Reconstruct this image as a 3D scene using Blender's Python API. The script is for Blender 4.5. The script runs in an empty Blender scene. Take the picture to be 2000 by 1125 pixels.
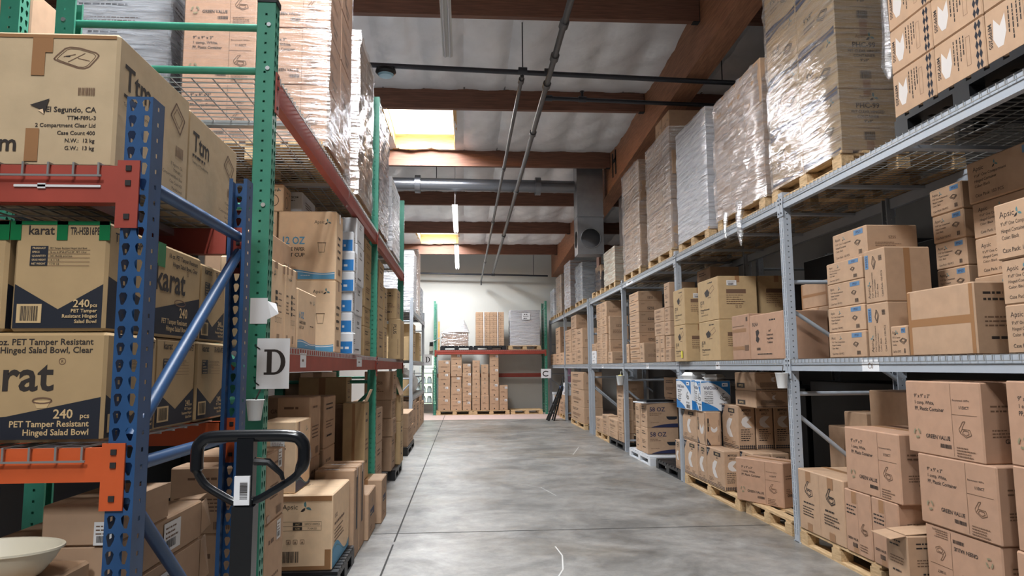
import bpy, bmesh, math, random
from mathutils import Vector, Matrix
random.seed(7)
S = bpy.context.scene
COL = S.collection
# ------------------------------------------------------------------ camera
def look(pitch, yaw, roll):
    cy, sy, cp, sp = math.cos(yaw), math.sin(yaw), math.cos(pitch), math.sin(pitch)
    f = Vector((sy*cp, cy*cp, sp)); r = Vector((cy, -sy, 0)); u = r.cross(f)
    c, s = math.cos(roll), math.sin(roll)
    return (c*r+s*u), (-s*r+c*u), f
cd = bpy.data.cameras.new('camera'); cam = bpy.data.objects.new('camera', cd); COL.objects.link(cam)
R_, U_, F_ = look(.1107, .0678, -.0075)
cam.matrix_world = Matrix(((R_.x, U_.x, -F_.x, 0), (R_.y, U_.y, -F_.y, 0), (R_.z, U_.z, -F_.z, 1.55), (0, 0, 0, 1)))
cd.sensor_width = 36; cd.lens = 1382.75/2000*36; cd.clip_start = .05; cd.clip_end = 200
S.camera = cam
# ------------------------------------------------------------------ world and exposure
S.view_settings.view_transform = 'Standard'; S.view_settings.look = 'None'
S.view_settings.gamma = 1; S.view_settings.use_curve_mapping = False
S.view_settings.exposure = .12
S.cycles.diffuse_bounces = 2; S.cycles.glossy_bounces = 3; S.cycles.transparent_max_bounces = 12
w = bpy.data.worlds.new('sky'); S.world = w; w.use_nodes = True
w.node_tree.nodes['Background'].inputs[0].default_value = (.95, .97, 1, 1)
w.node_tree.nodes['Background'].inputs[1].default_value = 0.1
# roof skylights: daylight falling through each well
def skylight_lamp(x, y, z, sx, sy, power):
    l = bpy.data.lights.new('skylight_daylight', 'AREA'); l.shape = 'RECTANGLE'; l.size = sx; l.size_y = sy; l.energy = power
    l.color = (.9, .95, 1)
    o = bpy.data.objects.new('skylight_daylight', l); COL.objects.link(o); o.location = (x, y, z)
def roof_z(y): return 6.05-.0545*(y-8.73)      # underside of the roof beams
for yc, pw in ((-4.7, 500), (4.0, 560), (12.95, 480), (21.65, 380)):
    skylight_lamp(-.8, yc, roof_z(yc)+.5, 1.1, 1.6, pw)
# ------------------------------------------------------------------ materials
MAT = {}
def mat(name, col, rough=.6, metal=0, var=0, scale=8, bump=0, bscale=40, rand=0, emit=0, col2=None, stretch=None, spec=None):
    if name in MAT: return MAT[name]
    m = bpy.data.materials.new(name); m.use_nodes = True; nt = m.node_tree; N = nt.nodes; L = nt.links
    b = N['Principled BSDF']; b.inputs['Base Color'].default_value = (*col, 1)
    b.inputs['Roughness'].default_value = rough; b.inputs['Metallic'].default_value = metal
    if spec is not None: b.inputs['Specular IOR Level'].default_value = spec
    if emit:
        b.inputs['Emission Color'].default_value = (*col, 1); b.inputs['Emission Strength'].default_value = emit
    if var or bump or rand or col2:
        tc = N.new('ShaderNodeTexCoord'); mp = N.new('ShaderNodeMapping'); L.new(tc.outputs['Object'], mp.inputs[0])
        if stretch: mp.inputs['Scale'].default_value = stretch
        if var or col2:
            n = N.new('ShaderNodeTexNoise'); n.inputs['Scale'].default_value = scale; n.inputs['Detail'].default_value = 6
            L.new(mp.outputs[0], n.inputs['Vector'])
            r = N.new('ShaderNodeValToRGB'); L.new(n.outputs['Fac'], r.inputs[0])
            r.color_ramp.elements[0].position = .3; r.color_ramp.elements[1].position = .7
            a = tuple(c*(1-var) for c in col); d = col2 or tuple(min(1, c*(1+var)) for c in col)
            r.color_ramp.elements[0].color = (*a, 1); r.color_ramp.elements[1].color = (*d, 1)
            out = r.outputs[0]
            if rand:
                oi = N.new('ShaderNodeObjectInfo'); h = N.new('ShaderNodeHueSaturation'); mr = N.new('ShaderNodeMapRange')
                mr.inputs['To Min'].default_value = 1-rand; mr.inputs['To Max'].default_value = 1+rand
                L.new(oi.outputs['Random'], mr.inputs[0]); L.new(mr.outputs[0], h.inputs['Value']); L.new(out, h.inputs['Color']); out = h.outputs[0]
            L.new(out, b.inputs['Base Color'])
        if bump:
            n2 = N.new('ShaderNodeTexNoise'); n2.inputs['Scale'].default_value = bscale; n2.inputs['Detail'].default_value = 4
            L.new(mp.outputs[0], n2.inputs['Vector'])
            bp = N.new('ShaderNodeBump'); bp.inputs['Strength'].default_value = bump; bp.inputs['Distance'].default_value = .02
            L.new(n2.outputs['Fac'], bp.inputs['Height']); L.new(bp.outputs[0], b.inputs['Normal'])
    MAT[name] = m; return m
def film(name, diff, fac, rough, tint=(.9, .92, .95)):
    if name in MAT: return MAT[name]
    m = bpy.data.materials.new(name); m.use_nodes = True; nt = m.node_tree; N = nt.nodes; L = nt.links
    N.remove(N['Principled BSDF']); o = N['Material Output']
    tc = N.new('ShaderNodeTexCoord'); mp = N.new('ShaderNodeMapping'); L.new(tc.outputs['Object'], mp.inputs[0])
    mp.inputs['Rotation'].default_value = (.6, .6, .0); mp.inputs['Scale'].default_value = (1.1, 1.1, 12)
    n = N.new('ShaderNodeTexNoise'); n.inputs['Scale'].default_value = 2.4; n.inputs['Detail'].default_value = 5; L.new(mp.outputs[0], n.inputs['Vector'])
    n.inputs['Distortion'].default_value = .2
    bp = N.new('ShaderNodeBump'); bp.inputs['Strength'].default_value = 1; bp.inputs['Distance'].default_value = .026; L.new(n.outputs['Fac'], bp.inputs['Height'])
    t = N.new('ShaderNodeBsdfTransparent'); g = N.new('ShaderNodeBsdfGlossy'); g.inputs['Roughness'].default_value = rough
    g.inputs['Color'].default_value = (*tint, 1); L.new(bp.outputs[0], g.inputs['Normal'])
    d = N.new('ShaderNodeBsdfDiffuse'); d.inputs['Color'].default_value = (*tint, 1); L.new(bp.outputs[0], d.inputs['Normal'])
    m1 = N.new('ShaderNodeMixShader'); m1.inputs[0].default_value = diff; L.new(g.outputs[0], m1.inputs[1]); L.new(d.outputs[0], m1.inputs[2])
    mr = N.new('ShaderNodeMapRange'); mr.inputs['From Min'].default_value = .3; mr.inputs['From Max'].default_value = .75
    mr.inputs['To Min'].default_value = fac*.55; mr.inputs['To Max'].default_value = min(1, fac*1.6); L.new(n.outputs['Fac'], mr.inputs[0])
    m2 = N.new('ShaderNodeMixShader'); L.new(mr.outputs[0], m2.inputs[0]); L.new(t.outputs[0], m2.inputs[1]); L.new(m1.outputs[0], m2.inputs[2])
    L.new(m2.outputs[0], o.inputs[0]); MAT[name] = m; return m
def srgb(r, g, b):
    f = lambda c: (c/255/12.92 if c <= 10 else ((c/255+.055)/1.055)**2.4)
    return (f(r), f(g), f(b))
KRAFT = mat('kraft_cardboard', srgb(184, 151, 122), .75, var=.06, scale=14, rand=.07)
KPINK = mat('reddish_cardboard', srgb(180, 142, 116), .75, var=.06, scale=14, rand=.05)
KTAN = mat('tan_cardboard', srgb(190, 160, 118), .75, var=.05, scale=14, rand=.04)
KLITE = mat('light_cardboard', srgb(238, 205, 168), .75, var=.05, scale=14, rand=.03)
KTTM = mat('worn_cardboard', srgb(196, 172, 138), .75, var=.06, scale=14, rand=.03, bump=.06, bscale=18)
KBOWL = mat('dull_tan_cardboard', srgb(176, 148, 108), .75, var=.05, scale=14, rand=.03)
WHITEB = mat('white_cardboard', srgb(226, 226, 228), .6, var=.03)
INK = mat('dark_ink', srgb(48, 40, 36), .7)
INK2 = mat('faded_ink', srgb(112, 84, 64), .7)
NAVY = mat('navy_ink', srgb(26, 30, 42), .6)
NVBL = mat('blue_black_ink', srgb(38, 42, 78), .6)
BLUEI = mat('sky_blue_ink', srgb(92, 158, 196), .6)
BLUEP = mat('box_blue_ink', srgb(38, 122, 190), .55)
BLUED = mat('label_blue_ink', srgb(94, 130, 164), .6)
TEAL = mat('teal_ink', srgb(84, 128, 132), .6)
GREENI = mat('leaf_green_ink', srgb(140, 132, 104), .7)
WHITEI = mat('white_ink', srgb(214, 206, 200), .7)
CREAMI = mat('cream_ink', srgb(206, 176, 130), .7)
TAPE = mat('brown_packing_tape', srgb(158, 116, 80), .28)
GTAPE = mat('green_packing_tape', srgb(16, 110, 62), .3)
PAPER = mat('white_paper', srgb(236, 236, 238), .7)
STICK = mat('label_paper', srgb(226, 224, 222), .6)
GREY = mat('grey_rack_paint', srgb(172, 178, 186), .42, var=.05, scale=5)
GREEN = mat('green_rack_paint', srgb(58, 138, 114), .4, var=.1, scale=9)
BLUE = mat('blue_rack_paint', srgb(38, 76, 120), .42, var=.18, scale=7)
RUST = mat('red_beam_paint', srgb(158, 66, 52), .5, var=.12, scale=6)
ORANGE = mat('orange_beam_paint', srgb(204, 90, 44), .45, var=.08, scale=6)
WIRE = mat('galvanized_wire', srgb(168, 168, 166), .35, metal=.6)
ZINC = mat('zinc_steel', srgb(196, 198, 200), .3, metal=.8)
WOOD = mat('pallet_wood', srgb(206, 168, 122), .75, col2=srgb(222, 190, 146), var=.25, scale=5, stretch=(2, 14, 14), rand=.12)
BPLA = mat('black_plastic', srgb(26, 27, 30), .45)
WPLA = mat('white_plastic', srgb(222, 224, 228), .4)
GLULAM = mat('glulam_timber', srgb(116, 78, 62), .6, col2=srgb(138, 94, 74), var=.22, scale=3, stretch=(1, 18, 18))
GLULY = mat('girder_timber', srgb(160, 108, 80), .6, col2=srgb(184, 130, 96), var=.2, scale=3, stretch=(16, 1, 16))
PINE = mat('pale_pine_board', srgb(214, 164, 98), .6, col2=srgb(228, 184, 120), var=.15, scale=3, stretch=(1.5, 14, 14))
PIPE = mat('dark_steel_pipe', srgb(62, 64, 70), .4, metal=.5)
PIPEG = mat('grey_steel_pipe', srgb(96, 95, 96), .42, metal=.4)
DUCTM = mat('duct_sheet_metal', srgb(150, 152, 156), .38, metal=.7, var=.08)
DARK = mat('dark_lining', srgb(40, 38, 38), .8)
BLK = mat('black_paint', srgb(22, 23, 25), .3)
LAMPW = mat('fluorescent_tube', (1, .98, .95), .5, emit=12)
FILM = film('clear_stretch_film', .12, .42, .13, (.97, .98, 1))
FILMW = film('milky_stretch_film', .5, .7, .2, (.86, .86, .9))
FILMT = film('thin_stretch_film', .05, .16, .2)
FILMD = film('smoky_stretch_film', .45, .6, .22, (.5, .52, .56))
# ------------------------------------------------------------------ mesh helpers
class MB:
    def __init__(s): s.v = []; s.f = []; s.m = []; s.mats = []
    def mi(s, m):
        if m not in s.mats: s.mats.append(m)
        return s.mats.index(m)
    def face(s, pts, m):
        n = len(s.v); s.v += [tuple(p) for p in pts]; s.f.append(tuple(range(n, n+len(pts)))); s.m.append(s.mi(m))
    def box(s, a, b, m, skip=''):
        x0, y0, z0 = a; x1, y1, z1 = b; n = len(s.v); k = s.mi(m)
        s.v += [(x0, y0, z0), (x1, y0, z0), (x1, y1, z0), (x0, y1, z0), (x0, y0, z1), (x1, y0, z1), (x1, y1, z1), (x0, y1, z1)]
        for key, q in (('b', (0, 3, 2, 1)), ('t', (4, 5, 6, 7)), ('f', (0, 1, 5, 4)), ('r', (1, 2, 6, 5)), ('k', (2, 3, 7, 6)), ('l', (3, 0, 4, 7))):
            if key not in skip: s.f.append(tuple(n+i for i in q)); s.m.append(k)
    def bar(s, a, b, wd, ht, m, up=(0, 0, 1)):
        a, b = Vector(a), Vector(b); d = (b-a).normalized(); u = Vector(up)
        if abs(d.dot(u)) > .98: u = Vector((0, 1, 0))
        r = d.cross(u).normalized(); u = r.cross(d); n = len(s.v); k = s.mi(m)
        for p in (a, b):
            for i, j in ((-1, -1), (1, -1), (1, 1), (-1, 1)): s.v.append(tuple(p+r*wd/2*i+u*ht/2*j))
        for q in ((0, 1, 2, 3), (4, 7, 6, 5), (0, 4, 5, 1), (1, 5, 6, 2), (2, 6, 7, 3), (3, 7, 4, 0)): s.f.append(tuple(n+i for i in q)); s.m.append(k)
    def tube(s, pts, rad, m, n=10, closed=False, cap=True):
        pts = [Vector(p) for p in pts]; k = s.mi(m); rings = []; up = Vector((0, 0, 1)); cnt = len(pts)
        rads = rad if isinstance(rad, (list, tuple)) else [rad]*cnt
        prev = None
        for i, p in enumerate(pts):
            if closed: d = pts[(i+1) % cnt]-pts[i-1]
            else: d = pts[min(i+1, cnt-1)]-pts[max(i-1, 0)]
            d.normalize()
            if prev is None:
                r = d.cross(up if abs(d.z) < .95 else Vector((0, 1, 0))).normalized()
            else:
                r = (prev-d*prev.dot(d)).normalized()
            prev = r; u = r.cross(d); b = len(s.v)
            for j in range(n):
                t = 2*math.pi*j/n; s.v.append(tuple(p+(r*math.cos(t)+u*math.sin(t))*rads[i]))
            rings.append(b)
        for i in range(cnt if closed else cnt-1):
            a, b = rings[i], rings[(i+1) % cnt]
            for j in range(n):
                s.f.append((a+j, a+(j+1) % n, b+(j+1) % n, b+j)); s.m.append(k)
        if cap and not closed:
            s.f.append(tuple(rings[0]+j for j in range(n))[::-1]); s.m.append(k); s.f.append(tuple(rings[-1]+j for j in range(n))); s.m.append(k)
    def lathe(s, prof, m, n=20, c=(0, 0, 0)):
        k = s.mi(m); b = len(s.v)
        for r, z in prof:
            for j in range(n): t = 2*math.pi*j/n; s.v.append((c[0]+r*math.cos(t), c[1]+r*math.sin(t), c[2]+z))
        for i in range(len(prof)-1):
            for j in range(n): s.f.append((b+i*n+j, b+i*n+(j+1) % n, b+(i+1)*n+(j+1) % n, b+(i+1)*n+j)); s.m.append(k)
    def mesh(s, name):
        me = bpy.data.meshes.new(name); me.from_pydata(s.v, [], s.f)
        for m in s.mats: me.materials.append(m)
        me.polygons.foreach_set('material_index', s.m); me.update(); return me
    def build(s, name, parent=None, smooth=False):
        me = s.mesh(name)
        if smooth:
            me.polygons.foreach_set('use_smooth', [True]*len(me.polygons))
            bm = bmesh.new(); bm.from_mesh(me); bmesh.ops.remove_doubles(bm, verts=bm.verts, dist=1e-5); bm.to_mesh(me); bm.free()
            me.set_sharp_from_angle(angle=math.radians(40))
        o = bpy.data.objects.new(name, me); COL.objects.link(o)
        if parent: o.parent = parent
        return o
def tag(o, label, cat, group=None):
    o['label'] = label; o['category'] = cat
    if group: o['group'] = group
    return o
def empty(name, loc=(0, 0, 0), rz=0, parent=None):
    o = bpy.data.objects.new(name, None); COL.objects.link(o); o.location = loc; o.rotation_euler = (0, 0, rz); o.empty_display_size = .1
    if parent: o.parent = parent
    return o
def struct(o): o['kind'] = 'structure'; return o
def copy_tree(o, parent=None):
    c = o.copy(); COL.objects.link(c); c.parent = parent
    for ch in o.children: copy_tree(ch, c)
    return c
# lettering: outlines of the built-in font turned into mesh, cached
TXT = {}
def glyphs(s, bold):
    k = (s, bold)
    if k not in TXT:
        c = bpy.data.curves.new('t', 'FONT'); c.body = s; c.size = 1; c.resolution_u = 2; c.fill_mode = 'FRONT'; c.offset = .018 if bold else 0
        o = bpy.data.objects.new('t', c); me = o.to_mesh()
        v = [(p.co.x, p.co.y) for p in me.vertices]; f = [tuple(p.vertices) for p in me.polygons]
        o.to_mesh_clear(); bpy.data.objects.remove(o); bpy.data.curves.remove(c)
        wd = max((p[0] for p in v), default=0); TXT[k] = (v, f, wd)
    return TXT[k]
class Cv:
    """a printed face: draws in metres from the lower left corner"""
    def __init__(s, mb, o, u, v, n, W, H):
        s.mb = mb; s.o = Vector(o); s.u = Vector(u); s.v = Vector(v); s.n = Vector(n); s.W = W; s.H = H; s.k = .0007
    def turned(s, q):
        if q == 2: c = Cv(s.mb, s.o+s.u*s.W+s.v*s.H, -s.u, -s.v, s.n, s.W, s.H)
        elif q == 1: c = Cv(s.mb, s.o+s.u*s.W, s.v, -s.u, s.n, s.H, s.W)
        else: c = Cv(s.mb, s.o+s.v*s.H, -s.v, s.u, s.n, s.H, s.W)
        c.k = s.k; return c
    def P(s, x, y): return s.o+s.u*x+s.v*y+s.n*s.k
    def poly(s, pts, m): s.mb.face([s.P(*p) for p in pts], m); s.k += .00006
    def rect(s, x0, y0, x1, y1, m): s.poly([(x0, y0), (x1, y0), (x1, y1), (x0, y1)], m)
    def line(s, pts, w, m, closed=False):
        pts = list(pts)+([pts[0]] if closed else [])
        for (ax, ay), (bx, by) in zip(pts, pts[1:]):
            dx, dy = bx-ax, by-ay; l = math.hypot(dx, dy) or 1; px, py = -dy/l*w/2, dx/l*w/2
            s.mb.face([s.P(ax+px, ay+py), s.P(ax-px, ay-py), s.P(bx-px, by-py), s.P(bx+px, by+py)], m)
        s.k += .00006
    def text(s, t, x, y, h, m, al='l', bold=False, maxw=None):
        v, f, wd = glyphs(t, bold); sc = h/.73
        sx = sc if not maxw or wd*sc <= maxw else maxw/wd
        dx = x-(wd*sx if al == 'r' else wd*sx/2 if al == 'c' else 0)
        n = len(s.mb.v); k = s.mb.mi(m)
        s.mb.v += [tuple(s.P(dx+p[0]*sx, y+p[1]*sc)) for p in v]
        for q in f: s.mb.f.append(tuple(n+i for i in q)); s.mb.m.append(k)
        s.k += .00006
    def code(s, x, y, w, h, m=None):
        rs = random.Random(int(x*1e4)+int(w*1e4)); q = x
        while q < x+w:
            t = rs.choice((.0022, .0035, .0055))*w/.1; s.rect(q, y, min(q+t, x+w), y+h, m or INK); q += t+rs.choice((.002, .0035))*w/.1
    def logo(s, x, y, r):
        for a, m in ((90, TEAL), (215, INK), (335, TEAL)):
            a = math.radians(a); ca, sa = math.cos(a), math.sin(a)
            pts = [(.05, 0), (.35, .3), (.75, .32), (1.1, .05), (.7, -.1), (.35, -.12)]
            s.poly([(x+r*(p*ca-q*sa), y+r*(p*sa+q*ca)) for p, q in pts], m)
    def clam(s, x, y, r, m=None):
        m = m or INK; L = lambda p, c=False: s.line([(x+a*r, y+b*r) for a, b in p], r*.07, m, c)
        L([(-1, 0), (-.1, .45), (1, .1), (.15, -.45)], True); L([(-.7, .02), (-.1, .3), (.7, .06), (.12, -.26)], True); L([(-1, 0), (-.85, -.2), (.15, -.65), (.9, -.12), (1, .1)])
    def openclam(s, x, y, r, m=None):
        m = m or INK2; L = lambda p, c=False: s.line([(x+a*r, y+b*r) for a, b in p], r*.1, m, c)
        L([(-.8, -.3), (.1, -.75), (.95, -.45), (.75, .1), (-.45, .15)], True); L([(-.45, -.3), (.1, -.55), (.6, -.35), (.5, -.05), (-.25, 0)], True)
        L([(-.8, -.3), (-.95, .1), (-.3, .95), (.1, 1.0)]); L([(-.45, .15), (-.35, .45), (.1, 1.0)])
    def cup(s, x, y, r): s.line([(x-r*.8, y+r), (x+r*.8, y+r), (x+r*.55, y-r), (x-r*.55, y-r)], r*.08, INK2, True); s.line([(x-r*.9, y+r), (x+r*.9, y+r)], r*.16, INK2)
    def wave(s, m, h0, h1, m2=None):
        W = s.W; f = lambda t: h0+(h1-h0)*(.5+.5*math.sin(t*5.2+.6))
        top = [(W*i/14, f(i/14)) for i in range(15)]; s.poly([(0, 0), (W, 0)]+top[::-1], m)
        if m2: s.line([(a, b*.8) for a, b in top], .006, m2)
    def rag(s, x, y, h, rows, w, m=None, gap=2.0):
        """small print: rows of short dashes the size of words"""
        rs = random.Random(int(1000*(x+y)))
        for i in range(rows):
            q = x; e = x+w*rs.uniform(.6, 1)
            while q < e:
                t = rs.uniform(.9, 3.2)*h; s.rect(q, y-i*h*gap, min(q+t, e), y-i*h*gap+h*.75, m or INK2); q += t+h*.5
# ------------------------------------------------------------------ cartons
def gv(c):
    W, H = c.W, c.H
    c.text('9" x 9" x 3"', W*.12, H*.78, H*.055, INK, bold=True); c.text('1 comp, White,', W*.12, H*.69, H*.05, INK, bold=True); c.text('PP, Plastic Container', W*.12, H*.6, H*.055, INK, maxw=W*.42, bold=True)
    c.line([(W*.64, H*.02), (W*.64, H*.99)], .003, INK2); c.line([(W*.64, H*.58), (W*.96, H*.58)], .003, INK2)
    c.text('Recommend 160/Pcs', W*.66, H*.76, H*.028, INK, maxw=W*.28); c.text('1/150CT', W*.8, H*.66, H*.04, INK, 'c', True)
    c.openclam(W*.8, H*.38, H*.12); c.text('GREEN VALUE', W*.6, H*.22, H*.058, INK, 'r', True, W*.36); c.code(W*.46, H*.11, W*.15, H*.055, INK)
    c.rag(W*.68, H*.14, H*.018, 4, W*.24)
    for a in (0, 2.1, 4.2): c.line([(W*.14+H*.06*math.cos(a+t*.25), H*.27+H*.06*math.sin(a+t*.25)) for t in range(6)], H*.03, GREENI)
def gvs(c):
    W, H = c.W, c.H
    c.rag(W*.1, H*.7, H*.03, 2, W*.6); c.text('GREEN VALUE', W*.5, H*.24, H*.06, INK, 'c', True, W*.7); c.code(W*.4, H*.12, W*.22, H*.06, INK); c.rag(W*.1, H*.4, H*.02, 3, W*.3)
def gvside(c):
    W, H = c.W, c.H
    c.rect(W*.28, H*.8, W*.48, H*.999, TAPE); c.rect(W*.28, 0, W*.48, H*.1, TAPE)
    c.line([(W*.52, 0), (W*.52, H)], .002, INK2); c.rag(W*.06, H*.74, H*.03, 3, W*.42, INK); c.text('GREEN VALUE', W*.06, H*.2, H*.04, INK, bold=True, maxw=W*.42); c.code(W*.25, H*.09, W*.2, H*.07, INK)
    c.openclam(W*.75, H*.42, W*.14); c.rag(W*.56, H*.16, H*.02, 3, W*.36)
def clam2(c):
    W, H = c.W, c.H
    for x in (.24, .74):
        c.rect(W*(x-.06), H*.82, W*(x+.06), H*.999, TAPE); c.rect(W*(x-.06), 0, W*(x+.06), H*.13, TAPE)
        c.openclam(W*x, H*.68, W*.1, INK); c.rag(W*(x-.13), H*.45, H*.035, 1, W*.26, INK); c.rag(W*(x-.15), H*.38, H*.022, 4, W*.32, INK)
    c.line([(W*.5, 0), (W*.5, H)], .002, INK2)
def apsic(c):
    W, H = c.W, c.H
    c.text('Apsic', W*.07, H*.76, H*.12, INK); c.logo(W*.34, H*.79, H*.1)
    for i, t in enumerate(('9"x9" One Compartment', 'Hinged Container', 'Color: Black')): c.text(t, W*.08, H*(.6-.13*i), H*.075, INK, maxw=W*(.5, .36, .26)[i])
    c.text('Case Pack: 150 PCS', W*.08, H*.1, H*.085, INK, maxw=W*.5)
    c.clam(W*.76, H*.52, H*.2); c.rect(W*.66, H*.78, W*.93, H*.96, BLUED); c.text('PPS01', W*.795, H*.82, H*.1, NVBL, 'c', True, W*.22); c.code(W*.78, H*.08, W*.1, H*.16, INK)
def apsicv(c): apsic(c.turned(1))
def plaintape(c):
    c.rect(0, c.H*.44, c.W, c.H*.56, TAPE); c.rect(0, 0, c.W*.05, c.H, TAPE); c.rect(c.W*.95, 0, c.W, c.H, TAPE)
def tapev(c): c.rect(c.W*.42, 0, c.W*.56, c.H, TAPE)
def mf(c):
    W, H = c.W, c.H
    c.poly([(0, H*.72), (W*.22, H), (0, H)], NAVY); c.text('TC', W*.02, H*.86, H*.08, WHITEI)
    c.rect(W*.42, H*.83, W*.82, H*.94, INK); c.text('MFPP205', W*.62, H*.86, H*.05, CREAMI, 'c', True, W*.34); c.text('205CT', W*.62, H*.76, H*.045, INK, 'c', True)
    cx, cy, r = W*.48, H*.47, min(W*.3, H*.22)
    c.poly([(cx+r*.9, cy+r), (cx-r*.1, cy+r*1.05), (cx-r*.75, cy+r*.65), (cx-r, cy), (cx-r*.75, cy-r*.65), (cx-r*.1, cy-r*1.05), (cx+r*.9, cy-r), (cx+r*.02, cy)], WHITEI)
    c.rect(0, H*.02, W, H*.035, NAVY); c.rect(0, H*.06, W, H*.072, NAVY); c.rag(W*.1, H*.2, H*.02, 3, W*.3); c.rag(W*.6, H*.14, H*.02, 2, W*.25)
def mfs(c):
    W, H = c.W, c.H
    c.text('MFPP205', W*.5, H*.88, H*.06, INK, 'c', True, W*.6); c.text('205CT', W*.5, H*.8, H*.05, INK, 'c', True, W*.4)
    cx, cy, r = W*.5, H*.63, min(W*.34, H*.13)
    c.poly([(cx+r, cy+r), (cx-r*.1, cy+r*1.05), (cx-r*.8, cy+r*.65), (cx-r, cy), (cx-r*.8, cy-r*.65), (cx-r*.1, cy-r*1.05), (cx+r, cy-r), (cx+r*.02, cy)], WHITEI)
    c.rag(W*.12, H*.44, H*.025, 6, W*.75, INK); checks(c, 0, .0, W, H*.09, False)
def checks(c, x0, y0, x1, y1, vert, n=None):
    if vert:
        n = n or max(4, int((y1-y0)/(x1-x0)*2)); s = (y1-y0)/n
        for i in range(n):
            for j in (0, 1):
                cx, cy = x0+(x1-x0)*(.25+.5*j), y0+s*(i+.5*(1+(j and .0))); a, b = (x1-x0)*.25, s*.5
                c.poly([(cx-a, cy), (cx, cy-b), (cx+a, cy), (cx, cy+b)], NAVY)
    else:
        n = n or max(4, int((x1-x0)/(y1-y0)*2)); s = (x1-x0)/n
        for i in range(n):
            for j in (0, 1):
                cx, cy = x0+s*(i+.5), y0+(y1-y0)*(.25+.5*j); a, b = s*.5, (y1-y0)*.25
                c.poly([(cx-a, cy), (cx, cy-b), (cx+a, cy), (cx, cy+b)], NAVY)
def mfr(c):
    q = c.turned(1); mf(q)
def mft(c): c.rect(c.W*.1, c.H*.1, c.W*.5, c.H*.4, INK); c.text('MFPP205', c.W*.3, c.H*.18, c.H*.14, CREAMI, 'c', True, c.W*.34)
def mfload(c):
    W, H = c.W, c.H; q = c.turned(3)
    q.text('MFPP205', q.W*.5, q.H*.04, q.H*.07, INK, 'c', True, q.W*.8)
    cx, cy, r = W*.24, H*.5, H*.3
    c.poly([(cx-r*.45, cy+r), (cx-r*.55, cy-r*.3), (cx-r*.2, cy-r), (cx+r*.25, cy-r), (cx+r*.55, cy-r*.2), (cx+r*.5, cy+r), (cx+r*.05, cy+r*.35)], WHITEI)
    for i, x in enumerate((.4, .47, .54, .6)): q2 = c.turned(3); q2.rag(H*.12, W*x, .011, 1, H*.7, INK)
    c.line([(W*.66, H*.2), (W*.74, H*.2), (W*.74, H*.8), (W*.66, H*.8)], .002, INK2, True)
    checks(c, W*.84, 0, W*.97, H, True, 5)
def wc(c):
    W, H = c.W, c.H
    up = [(0, H*.95)]+[(W*t/8, H*(1-.5*(t/8)**2.2)) for t in range(2, 9)]+[(W, H), (0, H)]
    c.poly(up, BLUEP); lo = [(0, 0)]+[(W*.62, 0)]+[(W*.62*(1-t/7), H*.32*(t/7)**.7) for t in range(1, 8)]; c.poly(lo, BLUEP)
    c.text('WellChoice', W*.08, H*.72, H*.12, NVBL, maxw=W*.5, bold=True)
    for i, t in enumerate(('Hinged Container', '9"x9" White', '1 Compartment', 'Mineral-Filled', 'Polypropylene', 'Eco-friendly')): c.text(t, W*.1, H*(.62-.075*i), H*.05, INK, bold=True, maxw=W*.3)
    c.openclam(W*.78, H*.44, H*.15, INK); c.text('150 Count', W*.78, H*.2, H*.06, INK, 'c', True); c.code(W*.68, H*.03, W*.24, H*.13, INK); c.rect(W*.72, H*.82, W*.92, H*.94, WHITEB); c.rag(W*.75, H*.86, H*.05, 1, W*.14, NVBL)
def wcs(c):
    W, H = c.W, c.H
    c.line([(W*.2, H*.78), (W*.8, H*.78), (W*.8, H*.92), (W*.2, H*.92)], .004, INK, True); c.rag(W*.32, H*.83, H*.05, 1, W*.3, INK); c.text('WellChoice', W*.5, H*.68, H*.06, NVBL, 'c', True, W*.8); c.rag(W*.2, H*.6, H*.035, 6, W*.6, INK)
def jc(c, t='JC-91'):
    W, H = c.W, c.H
    c.rag(W*.52, H*.9, H*.04, 1, W*.3, INK)
    c.poly([(W*.34, H*.7), (W*.5, H*.78), (W*.6, H*.68), (W*.56, H*.6), (W*.42, H*.58)], INK); c.line([(W*.58, H*.74), (W*.78, H*.84), (W*.84, H*.74), (W*.64, H*.64)], .006, INK2, True); c.rag(W*.5, H*.55, H*.02, 1, W*.25)
    c.text(t, W*.12, H*.42, H*.095, INK, bold=True); c.text('9"x9"', W*.12, H*.35, H*.045, INK); c.text('PP Hinged Microwaveable', W*.12, H*.26, H*.045, INK, bold=True, maxw=W*.7); c.text('Take-Out', W*.12, H*.2, H*.045, INK); c.text('1 compartment Pcs 150', W*.12, H*.13, H*.04, INK, maxw=W*.7)
def jcs(c):
    W, H = c.W, c.H
    c.rect(W*.2, H*.6, W*.72, H*.7, INK2)
    for i in range(5): c.rag(W*.2, H*(.55-.05*i), H*.022, 1, W*.5)
    c.line([(W*.44, H*.26), (W*.48, H*.26), (W*.48, H*.32), (W*.44, H*.32)], .003, INK2, True); c.line([(W*.54, H*.26), (W*.58, H*.26), (W*.58, H*.32), (W*.54, H*.32)], .003, INK2, True)
def oz58r(c):
    W, H = c.W, c.H
    c.text('58 OZ', W*.07, H*.68, H*.18, NVBL, bold=True); c.rag(W*.07, H*.56, H*.03, 2, W*.42, INK2); c.line([(W*.07, H*.62), (W*.48, H*.62)], .002, INK2)
    c.poly([(W*.62, H*.46), (W*.98, H*.46), (W*.98, H*.36), (W*.9, H*.32), (W*.7, H*.32), (W*.64, H*.38)], NAVY); c.poly([(W*.1, 0), (W, 0), (W, H*.16)]+[(W*(1-t*.1125), H*(.16-.16*(t/8)**2.4)) for t in range(1, 8)], NVBL); c.rag(W*.1, H*.2, H*.02, 1, W*.28)
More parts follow.
